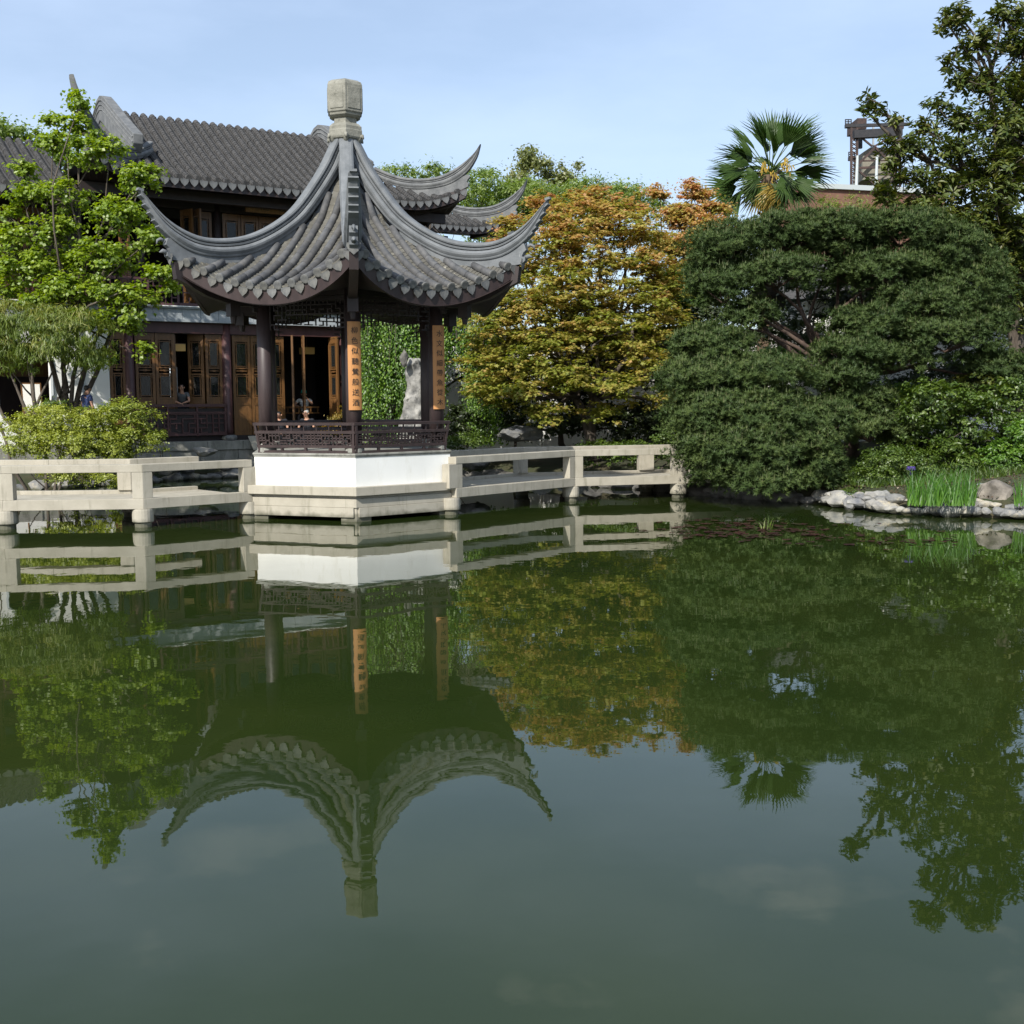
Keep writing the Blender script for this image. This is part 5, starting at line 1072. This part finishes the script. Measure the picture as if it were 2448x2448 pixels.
for a_, el, ln_, kd in ((103, 0, .4, 0), (124, 0, -.2, 2), (147, 0, .3, 0), (170, 0, -.2, 2), (184, 0, .3, 0), (197, 0, -.1, 0), (76, 0, .1, 2), (58, 0, .3, 0), (38, 0, -.2, 0), (20, 0, .2, 2), (4, 0, .3, 0), (-11, 0, -.1, 0), (-25, 0, .2, 0), (90, 0, -.7, 0), (135, 0, -.8, 0), (45, 0, -.8, 0), (112, 0, 1.2, 2), (66, 0, 1.2, 2), (212, 0, .6, 1), (232, 0, 1.0, 1), (262, 0, 1.4, 1), (-42, 0, .8, 1), (-62, 0, 1.1, 1), (200, 0, 1.6, 1), (-15, 0, 1.5, 1), (240, 0, .3, 3), (-68, 0, .6, 3), (285, 0, .9, 3), (222, 0, -.5, 1), (-48, 0, -.5, 1), (-35, 0, .2, 0), (215, 0, .1, 0), (80, 0, -1.4, 1), (150, 0, -1.3, 1), (25, 0, -1.3, 1), (110, 0, -2.2, 1), (60, 0, -2.4, 1), (178, 0, -1.0, 0), (-4, 0, -1.0, 0), (95, 0, 2.4, 2), (160, 0, .9, 2), (30, 0, 1.0, 2), (90, 0, .1, 0), (69, 0, -.4, 2), (115, 0, -.5, 0), (48, 0, .6, 2), (136, 0, .5, 2), (12, 0, -.5, 0), (160, 0, -.6, 0), (178, 0, .9, 2), (208, 0, .2, 0), (-20, 0, .8, 2), (250, 0, .9, 3), (-80, 0, 1.3, 3)):
    a_ = radians(a_); d = unit(V3(cos(a_), -ln_*.6, sin(a_)+0*el)); pole = unit(UP*.9-V3(0, .35, 0)+V3(RNG.normal()*.25, RNG.normal()*.2, 0)); x = unit(np.cross(d, pole)); z = np.cross(x, d)
    roll = RNG.uniform(-1.1, 1.1); x2 = x*cos(roll)+z*sin(roll); z2 = np.cross(x2, d); me = FY if kd == 3 else FM[kd]; s_ = RNG.uniform(.95, 1.3)
    inst('frond', me, pr_, frame(ptop-d*RNG.uniform(-.05, .2), x2, d, z2, (s_, s_, s_)))
b = MB()
for px, py in ((1815, 385), (1820, 400), (1812, 395), (1858, 388), (1866, 395), (1832, 412), (1862, 380), (1872, 398)):
    c = at(px+14, py+4, 36.9)
    for _ in range(7): q = c+RNG.normal(size=3)*.06; b.tube([q, q+V3(RNG.normal()*.05, RNG.normal()*.04, -.13)], [.022, .012], 5)
b.build('blossom', MT['yflow'], pr_)['kind'] = 'stuff'
b = MB()
for _ in range(150):
    h_ = RNG.uniform(-1.3, .1); a_ = RNG.uniform(0, 2*pi); q = ptop+V3(.2*cos(a_), .2*sin(a_), h_); b.tube([q, q+V3(.16*cos(a_), .16*sin(a_), .12)], [.03, .012], 4)
b.build('leaf_bases', MT['fibre'], pr_)['kind'] = 'stuff'
# magnolia: rosettes of long glossy leaves at branch ends
def rosettes(root, cl, nros, nl=11, ln=.20, wd=.072, mt='magnolia', parts=0):
    C, O, R = blobs(cl, nros, .2, .3, .7, .45); n = len(C); ax = nrm(O*.6+UP*.9+RNG.normal(size=C.shape)*.35)
    idx = np.repeat(np.arange(n), nl); a_ = RNG.random(len(idx))*2*pi; t1 = nrm(np.cross(ax, RNG.normal(size=ax.shape)))[idx]; t2 = np.cross(ax[idx], t1)
    dr = nrm(t1*np.cos(a_)[:, None]+t2*np.sin(a_)[:, None]+ax[idx]*RNG.uniform(-.35, .9, len(idx))[:, None]); P = C[idx]+dr*ln*.55-ax[idx]*RNG.uniform(0, .16, len(idx))[:, None]
    N = nrm(ax[idx]-dr*.2+RNG.normal(size=P.shape)*.25); ti = np.clip(.15+.3*RNG.random(n)[idx]+.4*RNG.random(len(idx))+.2*(RNG.random(len(idx)) < .08), 0, 1)
    if parts:
        sel = np.argsort(P[:, 1])[:parts]; rest = np.ones(len(P), bool); rest[sel] = False
        me = bpy.data.meshes.new('leaf'); me.from_pydata([(0, -.5, 0), (.5, -.05, .12), (0, .5, -.1), (-.5, -.05, .12)], [], [(0, 1, 2), (0, 2, 3)]); me.materials.append(LM[mt]); at2 = me.attributes.new('tint', 'FLOAT', 'POINT'); at2.data.foreach_set('value', [.45]*4)
        for i in sel:
            y = dr[i]; x = unit(np.cross(y, N[i])); z = np.cross(x, y); inst('leaf', me, root, frame(P[i], x, y, z, (wd, ln, wd)))
        P, N, dr, ti = P[rest], N[rest], dr[rest], ti[rest]
    leaves('foliage', P, N, ln, wd, LM[mt], root, ti, A=dr, droop=.12); return C
mg = thing('magnolia_tree', 'tall glossy-leaved magnolia at the right edge against the sky', 'tree', onground(2440, 1000, 30.5)); mgz = V3(*mg.location)
mcl = clumps_px([(2290, 45, 30, 42, 40, .5), (2340, 110, 30, 60, 45, .7), (2400, 40, 30.4, 50, 36, .6), (2260, 50, 30, 18, 26, .2), (2440, 120, 30.6, 50, 70, .8), (2270, 150, 29.8, 22, 22, .3), (2310, 190, 29.9, 50, 36, .5), (2380, 220, 30.2, 60, 50, .8), (2240, 250, 29.6, 36, 24, .3), (2300, 290, 29.8, 60, 40, .6), (2400, 310, 30, 62, 50, .9), (2075, 235, 29.3, 18, 16, .2), (2095, 262, 29.3, 32, 18, .25), (2060, 262, 29.3, 14, 14, .2), (2140, 287, 29.4, 24, 14, .25), (2212, 305, 29.5, 34, 26, .4), (2120, 338, 29.3, 22, 10, .2), (2180, 350, 29.4, 70, 34, .6), (2290, 370, 29.6, 80, 44, .8), (2400, 400, 29.8, 70, 50, .9), (2140, 388, 29.3, 30, 12, .25), (2160, 430, 29.4, 70, 34, .6), (2260, 450, 29.6, 80, 42, .8), (2380, 480, 29.6, 80, 50, .9), (2120, 470, 29.3, 40, 26, .4), (2200, 500, 29.6, 60, 32, .6), (2320, 540, 29.8, 80, 42, .8), (2430, 560, 29.8, 60, 60, .8), (2350, 600, 30.2, 70, 40, .8), (2430, 660, 30, 60, 60, .8), (2440, 220, 30.6, 40, 60, .6), (2480, 300, 30.6, 60, 200, 1.2), (2400, 620, 30.6, 70, 50, .8), (2320, 620, 30.6, 60, 40, .8), (2250, 560, 30.2, 60, 36, .6), (2430, 430, 30.8, 60, 60, .9), (2330, 430, 30.6, 70, 50, .9), (2430, 330, 31, 50, 60, .9), (2380, 560, 30.8, 80, 60, .9), (2280, 520, 30.4, 70, 40, .7), (2440, 740, 30.6, 60, 60, .8)])
Cm = rosettes(mg, mcl, 2400, parts=290)
b = MB(); b2 = MB(); trunkp = [mgz, at(2430, 820, 30.5), at(2410, 640, 30.4), at(2395, 450, 30.3), at(2380, 300, 30.3), at(2362, 170, 30.2), at(2335, 120, 30.1)]; b.tube(trunkp, [.22, .19, .16, .12, .085, .05, .03], 10)
cc = [at(2410, 640, 30.4), at(2395, 450, 30.3), at(2388, 380, 30.3), at(2380, 300, 30.3), at(2368, 210, 30.2), at(2300, 410, 30), at(2220, 385, 29.8), at(2150, 350, 29.6)]; [branch(b2, p_, q_, .07, .045, .08, 6, 8) for p_, q_ in ((cc[1], cc[5]), (cc[5], cc[6]), (cc[6], cc[7]))]; tip_ = []
for c, r in mcl:
    s_ = min(cc, key=lambda q: np.linalg.norm(q-c)+(.8 if q[2] > c[2] else 0)*.6); branch(b2, s_, c, .05, .018, .15, 7, 6); tip_.append(c)
tip_ = np.array(tip_)
for c in Cm[::2]:
    j = np.argmin(np.linalg.norm(tip_-c, axis=1)); b2.tube([tip_[j], (tip_[j]+c)/2-UP*.05, c], [.014, .010, .006], 4, cap=False)
b.build('trunk', MT['bark'], mg, smooth=True, fixn=False); b2.build('branches', MT['bark'], mg, smooth=True, fixn=False)['kind'] = 'stuff'
mg2 = thing('broadleaf_shrub', 'yellow-green large-leaved shrub below the magnolia', 'shrub', onground(2330, 1000, 29)); rosettes(mg2, clumps_px([(2230, 500, 28.9, 60, 20, .3), (2300, 520, 28.9, 50, 18, .3)]), 40, ln=.16)
# dark-leaved backing trees, put in partly so gaps between crowns go dark
for lb, px, cl in (('dark backing tree added to darken the gaps behind the weeping tree', 960, [(900, 880, 36.6, 60, 130, .8), (990, 880, 36.8, 60, 130, .8), (1090, 760, 36.4, 50, 40, .8), (1150, 860, 35.6, 60, 80, .8), (940, 1000, 36, 90, 50, .7)]), ('dark evergreen between maple and pine', 1700, [(1640, 900, 34, 80, 80, 1.2), (1700, 780, 34.5, 60, 80, 1.0), (1560, 1010, 34, 90, 50, 1.0), (1660, 1020, 33, 80, 50, .9)]), ('dark backing tree added as shadow behind the big pine', 2000, [(1950, 720, 31.5, 90, 70, .9), (1890, 790, 31, 70, 60, .8), (2040, 700, 31.5, 70, 50, .8), (1900, 850, 33, 110, 90, 1.3), (2060, 950, 32, 110, 80, 1.2), (1880, 1000, 32, 110, 70, 1.2), (2050, 700, 34, 120, 80, 1.4)]),
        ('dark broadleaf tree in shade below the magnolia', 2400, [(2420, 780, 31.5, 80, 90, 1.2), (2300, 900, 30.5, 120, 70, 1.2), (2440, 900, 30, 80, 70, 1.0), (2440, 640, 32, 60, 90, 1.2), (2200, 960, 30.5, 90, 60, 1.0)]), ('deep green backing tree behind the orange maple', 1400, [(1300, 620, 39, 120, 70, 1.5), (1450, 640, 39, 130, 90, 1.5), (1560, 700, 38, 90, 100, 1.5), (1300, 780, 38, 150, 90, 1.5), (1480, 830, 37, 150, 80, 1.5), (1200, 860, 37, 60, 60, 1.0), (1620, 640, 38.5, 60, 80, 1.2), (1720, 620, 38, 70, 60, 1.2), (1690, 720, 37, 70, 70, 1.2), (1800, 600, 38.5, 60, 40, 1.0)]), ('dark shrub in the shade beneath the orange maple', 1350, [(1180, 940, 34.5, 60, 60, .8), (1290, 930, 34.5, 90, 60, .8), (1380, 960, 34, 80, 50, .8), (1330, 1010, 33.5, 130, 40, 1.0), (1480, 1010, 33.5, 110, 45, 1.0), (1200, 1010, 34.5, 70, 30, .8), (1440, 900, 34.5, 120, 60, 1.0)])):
    tree('dark_backing_tree', lb, 'tree', onground(px, 1050, cl[0][2]+.5), clumps_px(cl), 'dark', 420, .30, 22000, .12, .065, .12, 1, twigs=.5, topbias=.2)
# understorey on the right bank
U_ = [('camellia_bush', 'glossy mid-green bush above the irises at the right', 'mid', [(2230, 960, 25.6, 80, 52, .8), (2330, 1000, 25.6, 80, 56, .8), (2400, 960, 25.8, 60, 60, .8), (2440, 1040, 25.4, 50, 60, .8), (2200, 1030, 25.8, 60, 40, .6)], 16000, .085, .05),
      ('bright_bush', 'bright yellow-green bush at the right edge above the boulder', 'bright', [(2400, 1100, 24.6, 52, 44, .6), (2450, 1060, 24.6, 40, 60, .6), (2440, 1130, 24.4, 40, 30, .5)], 9000, .07, .045),
      ('ivy_mound', 'fresh green creeper mound spilling over the rocks left of the irises', 'mid', [(2140, 1110, 24.8, 85, 42, .7), (2080, 1150, 24.4, 62, 34, .6), (2200, 1130, 24.8, 50, 40, .6), (2050, 1185, 23.9, 46, 18, .4)], 15000, .05, .035),
      ('low_dark_hedge', 'low dark hedge across the back of the right bank', 'dark', [(2180, 1060, 27.4, 60, 34, .6), (2280, 1060, 27.2, 80, 36, .6), (2390, 1070, 27, 80, 40, .6)], 9000, .09, .05),
      ('pale_leaved_shrub', 'small shrub with pale drooping leaves behind the irises', 'mid', [(2270, 1085, 25.2, 52, 34, .5), (2300, 1110, 25, 40, 26, .4)], 3500, .11, .04),
      ('groundcover_shrub', 'green groundcover seen under the right footbridge rails', 'mid', [(1560, 1090, 29.6, 110, 36, .8), (1450, 1085, 30.4, 90, 30, .8), (1610, 1060, 29, 50, 34, .6)], 9000, .07, .05),
      ('dark_rhododendron', 'dark blue-green shrub beside the right pavilion column', 'dark', [(1105, 1010, 33, 50, 36, .6), (1090, 1040, 32.6, 40, 26, .5)], 4500, .12, .05),
      ('low_shrub', 'low mid-green shrub against the right end of the pavilion plinth', 'mid', [(1115, 1055, 31.6, 45, 24, .5), (1075, 1062, 31.6, 34, 20, .4)], 4500, .07, .035),
      ('orange_shrub', 'small orange-tipped shrub in front of the open teahouse doors', 'orange', [(812, 1010, 33.2, 26, 20, .3), (790, 1035, 33, 36, 18, .3), (822, 985, 33.3, 12, 16, .15)], 2500, .06, .03),
      ('bright_undergrowth', 'bright green undergrowth between the pine trunks', 'bright', [(1870, 850, 30.5, 60, 24, .4), (1990, 915, 29.5, 40, 20, .3), (2180, 940, 28.8, 60, 26, .4)], 3500, .08, .05),  # uses the bright leaf colour
      ('young_magnolia', 'leafy green bush with a few red leaves above the right bank', 'magnolia', [(2330, 930, 26.8, 62, 44, .6), (2400, 890, 27, 52, 40, .6), (2280, 990, 26.6, 50, 30, .5)], 3000, .15, .07)]
for nm, lb, lm, cl, n_, l_, w_ in U_:
    tree(nm, lb, 'shrub', onground(cl[0][0], 1120, cl[0][2]+.2), clumps_px(cl), lm, max(40, n_//60), .17, n_, l_, w_, .03, 2, twigs=.4, topbias=.35, upw=.9)
# trees beyond the garden
F_ = [('bamboo_grove', 'light green bamboo clump behind the rear roof corner', 'far', [(1150, 470, 56, 60, 60, 2.5), (1230, 500, 56, 80, 50, 2.5), (1100, 500, 58, 60, 50, 2.0), (1040, 420, 60, 40, 16, 1.5), (950, 415, 62, 40, 14, 1.5), (1180, 560, 55, 90, 40, 2)], 16000, .17, .05, 0),
      ('bamboo_grove', 'yellow-green bamboo tops above the orange maple', 'far', [(1370, 480, 58, 60, 26, 2), (1450, 490, 58, 70, 30, 2), (1530, 500, 58, 60, 26, 2), (1300, 500, 57, 60, 50, 2), (1400, 465, 58, 60, 26, 2), (1490, 470, 58, 50, 22, 2), (1250, 480, 57, 60, 40, 2)], 20000, .17, .05, 0),
      ('airy_tree', 'thin pale tree with twin peaks rising above the bamboo', 'far2', [(1262, 365, 60, 16, 20, .8), (1268, 400, 60, 30, 26, 1.2), (1240, 440, 60, 30, 30, 1.2), (1310, 420, 60, 22, 30, 1.0), (1345, 410, 60, 10, 18, .5), (1350, 440, 60, 30, 26, 1.0), (1382, 405, 60, 5, 12, .3), (1290, 470, 60, 60, 30, 1.6)], 7000, .15, .08, .10),
      ('far_left_tree', 'yellow-green tree top above the left roof', 'far', [(30, 325, 55, 50, 24, 2), (85, 335, 56, 26, 16, 1.2), (-30, 330, 56, 60, 40, 2), (150, 345, 56, 40, 16, 1.2), (180, 390, 56, 60, 34, 1.6), (250, 400, 56, 40, 30, 1.2)], 7000, .17, .08, .2),
      ('sparse_bamboo', 'dry golden bamboo in front of the brick building', 'podo', [(2030, 500, 60, 50, 30, 1.5), (1970, 500, 60, 20, 34, 1), (2080, 520, 60, 30, 26, 1)], 2500, .14, .03, .05)]
for nm, lb, lm, cl, n_, l_, w_, tr_ in F_:
    q = at(cl[0][0], cl[0][1], cl[0][2]); tree(nm, lb, 'tree', V3(q[0], q[1], .9), clumps_px(cl), lm, n_//40, .42, n_, l_*1.25, w_*1.4, tr_ or .06, 3 if not tr_ else 1, twigs=.6, flat=.8, upw=.5, axis=(lambda P, N: RNG.normal(size=P.shape)-UP*.6) if lm == 'far' else None)
# grass tuft at left edge
def blades(name, parent, pts, hmin, hmax, w_, mt, lean=.15):
    n = len(pts); h = RNG.uniform(hmin, hmax, n)[:, None]; a_ = RNG.random(n)*2*pi; sx = np.stack([np.cos(a_), np.sin(a_), np.zeros(n)], 1)*w_; l_ = RNG.normal(size=(n, 3))*lean; l_[:, 2] = 0
    m1 = pts+UP*h*.55+l_*h*.4; t1 = pts+UP*h+l_*h*1.2
    V = np.stack([pts-sx, pts+sx, m1+sx*.8, m1-sx*.8, t1], 1).reshape(-1, 3); b = np.arange(n)[:, None]*5; F = np.concatenate([b+[0, 1, 2], b+[0, 2, 3], b+[3, 2, 4]]); ti = np.repeat(RNG.random(n)*.6, 5).reshape(n, 5); ti[:, :2] += .4; ti[:, 4] -= .1
    return mesh_np(name, V, F, LM[mt], parent, np.clip(ti.ravel(), 0, 1), kind='stuff')
ir = thing('iris_clump', 'upright green iris leaves growing behind the pale shore stones', 'plant', atz(2245, 1212, .25)); n = 460
def bed(x0, x1, y0, y1, n, z=.25): return np.array([atz(RNG.uniform(x0, x1), RNG.uniform(y0, y1), z) for _ in range(n)])
blades('blades', ir, bed(2168, 2330, 1198, 1211, n), .22, .78, .010, 'iris', .22)
b = MB()
for px in (2176, 2180): 
    c = atz(px, 1200, .25); s_ = V3(c[0], c[1], .25); t_ = at(px, 1120, c[1]); b.tube([s_*.2+t_*.8, t_], [.003, .003], 5)
    for k in range(5): a_ = k*2*pi/5; b.tube([t_, t_+V3(.05*cos(a_), .05*sin(a_), .03), t_+V3(.075*cos(a_), .075*sin(a_), -.03)], [.006, .012, .004], 5)
b.build('violet_flower', MT['violet'], ir)['kind'] = 'stuff'
ir2 = thing('iris_clump', 'second clump of green leaves right of the hollow boulder at the frame edge', 'plant', atz(2440, 1215, .25)); blades('blades', ir2, bed(2426, 2480, 1196, 1212, 120), .25, .6, .009, 'iris', .14)
ir3 = thing('grass_tuft', 'tuft of long green grass at the left edge behind the footbridge', 'plant', onground(15, 1100, 27)); q = np.array([onground(RNG.uniform(-30, 50), 1100, RNG.uniform(26.6, 27.4)) for _ in range(260)]); blades('blades', ir3, q, .3, .7, .012, 'iris', .35)
tag(blades('grass', None, np.array([(x, y, gzf(x, y)) for x, y in zip(RNG.uniform(6.5, 13, 16000), RNG.uniform(23.6, 29, 16000)) if sdist(np.array([x]), np.array([y]))[0] > .5]), .06, .2, .010, 'mid', .5), kind='stuff')
q = [(x, y) for x, y in zip(RNG.uniform(6.4, 14, 9000), RNG.uniform(20.8, 28, 9000)) if sdist(np.array([x]), np.array([y]))[0] > .3]
P = np.array([(x, y, gzf(x, y)+.012) for x, y in q]); lt = leaves('leaf_litter', P, RNG.normal(size=P.shape)*.35+UP, .055, .03, leafmat('dry_litter', [(.04, .022, .012), (.10, .055, .03), (.15, .10, .05), (.05, .07, .02)], .1), None, RNG.random(len(P)))
# lily pads and fallen leaves on the water
lp = []; 
for _ in range(230):
    px, py = RNG.normal(1790, 110), RNG.normal(1266, 12)
    if 1228 < py < 1300: lp.append(atz(px, py, .012))
for _ in range(60): lp.append(atz(RNG.uniform(1900, 2300), RNG.normal(1290, 10), .012))
V = []; F = []; TI = []
for c in lp:
    r = RNG.uniform(.03, .095); a0 = RNG.random()*6.28; b0 = len(V); V.append(tuple(c+UP*.004)); k = 9
    for j in range(k+1): a_ = a0+.25+(2*pi-.5)*j/k; V.append((c[0]+r*cos(a_), c[1]+r*sin(a_), c[2]+RNG.uniform(-.002, .012)))
    F += [(b0, b0+1+j, b0+2+j) for j in range(k)]; TI += [RNG.random()]*(k+2)
tag(mesh_np('lily_pads', np.array(V), np.array(F), LM['lily'], None, np.array(TI)), 'patch of red-brown lily pads floating near the pine', 'lily pads', kind='stuff')
rd = thing('reed_tuft', 'small tan reed tuft standing among the red-brown lily pads', 'plant', atz(1834, 1262)); blades('blades', rd, bed(1820, 1845, 1256, 1270, 26, 0), .10, .24, .006, 'podo', .4)
# rocks
def rock(c, r, mt, name='rock', parent=None, seed=None, sub=2, rough=.28):
    import bmesh
    bm_ = bmesh.new(); bmesh.ops.create_icosphere(bm_, subdivisions=sub, radius=1); rg = np.random.default_rng(seed if seed is not None else int(RNG.integers(1e9)))
    D_ = nrm(rg.normal(size=(9, 3))); H_ = rg.uniform(.55, .95, 9); ph = rg.random(3)*6
    o0 = wloc(parent); rot = rg.random()*6.28; cr, sr = cos(rot), sin(rot)
    for v in bm_.verts:
        p = np.array(v.co)
        for d, h in zip(D_, H_):
            q = p@d
            if q > h: p = p-d*(q-h)*.9
        p = p*(1+rough*.35*np.sin(p[0]*4+ph[0])*np.sin(p[1]*4.3+ph[1])*np.sin(p[2]*3.7+ph[2])+rg.normal()*.03)
        p = p*np.array(r); p = np.array([p[0]*1, p[1], p[2]]); v.co = tuple(p+c-o0)
    me = bpy.data.meshes.new(name); bm_.to_mesh(me); bm_.free(); me.materials.append(MT[mt]); o = link(name, me, parent); return o
def bankline(pts, n, jitter, rmin, rmax, mt, root, zoff=.0, flat=.55):
    P = np.array(pts, float); d = np.r_[0, np.cumsum(np.hypot(*np.diff(P, axis=0).T))]
    for t_ in np.linspace(0, d[-1], n):
        x, y = np.interp(t_, d, P[:, 0]), np.interp(t_, d, P[:, 1]); s_ = RNG.uniform(rmin, rmax)
        rock(V3(x+RNG.normal()*jitter*.4, y+RNG.normal()*jitter, zoff+s_*flat*.35+RNG.uniform(-.02, .05)), (s_*RNG.uniform(.9, 1.45), s_*RNG.uniform(.7, 1), s_*flat*RNG.uniform(.8, 1.3)), mt, parent=root)
r1 = thing('stone_edging', 'row of pale limestone stones edging the right bank of the pond', 'stones', (9, 21, 0))
S_ = [tuple(atz(px, py)[:2]) for px, py in ((1958, 1203), (1990, 1212), (2040, 1216), (2080, 1222), (2150, 1231), (2220, 1234), (2300, 1238), (2380, 1240), (2450, 1240), (2560, 1242))]
bankline(S_, 34, .06, .11, .24, 'rock', r1, .07); bankline([(x+.05, y+.32) for x, y in S_[1:]], 26, .10, .09, .2, 'rock', r1, .18)
r2 = thing('shaded_stones', 'dark rocks in the shade under the low pine at the waterline', 'stones', (6, 24.6, 0))
bankline([tuple(atz(px, py)[:2]) for px, py in ((1745, 1188), (1800, 1192), (1860, 1196), (1910, 1200), (1958, 1203))], 13, .12, .18, .34, 'drock', r2); bankline([(5.2, 26), (4.6, 27.4), (3.4, 28.8), (2, 30), (.6, 31.6), (-1, 33), (-2.2, 35.6)], 34, .2, .18, .4, 'drock', r2)
r3 = thing('stone_edging', 'grey limestone rocks along the shore below the teahouse terrace', 'stones', (-9, 33, 0))
bankline([(-16.5, 28.3), (-14.4, 29.2), (-12.8, 30.1), (-11.2, 31.3)], 16, .12, .2, .42, 'rock', r3); bankline([(-11.0, 31.8), (-9.8, 33.9), (-8.4, 34.9), (-7.0, 35.4), (-5.6, 36.2), (-4.2, 36.9)], 30, .12, .18, .38, 'rock', r3); bankline([(-10.6, 31.9), (-9.4, 34.2), (-8.2, 35.1), (-6.8, 35.7)], 16, .1, .16, .3, 'rock', r3, .3)
def boulder(px, py, D, rx, ry, rd_, mt, nm, lb, seed, zc_=None):
    c = at(px, py, D); o = rock(c, (rx*D/FPX, rd_, ry*D/FPX), mt, nm, None, seed, 3, .4); tag(o, lb, 'rock'); return o
boulder(2097, 1195, 22.9, 36, 25, .30, 'rock', 'boulder', 'smooth blue-grey boulder on the shore left of the irises', 3)
boulder(2056, 1200, 23.1, 22, 14, .2, 'rock', 'boulder', 'small grey boulder touching the left side of the smooth blue-grey one', 4)
boulder(2030, 1208, 23, 14, 22, .16, 'rock', 'boulder', 'upright cream stone at the left end of the pale shore', 5)
boulder(2380, 1186, 21.9, 47, 37, .4, 'hrock', 'boulder', 'hollowed brown-grey boulder right of the irises', 6); boulder(2352, 1180, 22.9, 22, 30, .3, 'rock', 'boulder', 'pale boulder shoulder directly left of the hollowed boulder', 9)
boulder(1245, 1040, 32.2, 55, 22, .6, 'rock', 'garden_rock', 'weathered limestone rock in front of the maple beyond the right footbridge', 7)
boulder(1130, 1100, 30.5, 45, 22, .5, 'drock', 'garden_rock', 'grey rock at the water under the right footbridge beside the pavilion', 8)
boulder(490, 1080, 33.4, 36, 12, .3, 'rock', 'garden_rock', 'flat pale rock just above the left footbridge rail below the terrace', 11)
# standing scholar's rock
b = MB(); rings = []; prof = [(1066, 992, 42), (1040, 990, 42), (1005, 990, 37), (980, 994, 31), (950, 998, 25), (920, 1000, 20), (895, 997, 24), (875, 994, 25), (864, 992, 20), (858, 990, 9)]
for i, (py, px, hw) in enumerate(prof):
    c = at(px, py, 32.0); w_ = hw*32/FPX; rings.append([c+V3(cos(a)*w_*(1+.22*sin(a*3+i)), sin(a)*w_*.7*(1+.2*cos(a*2+i*1.3)), .03*sin(a*4)) for a in np.linspace(0, 2*pi, 15)[:-1]])
b.loft(rings); o = b.build('scholar_rock', MT['srock'], smooth=True); sm = o.modifiers.new('sub', 'SUBSURF'); sm.levels = 2; sm.render_levels = 2
tx = bpy.data.textures.new('rock_noise', 'CLOUDS'); tx.noise_scale = .28; dm = o.modifiers.new('disp', 'DISPLACE'); dm.texture = tx; dm.strength = .34; dm.mid_level = .5
tag(o, 'tall pale standing rock behind the pavilion right of the weeping leaves', 'rock')

boulder(966, 858, 31.6, 10, 20, .12, 'drock', 'rock_spire', 'grey pointed rock tip just left of the standing rock top', 21)
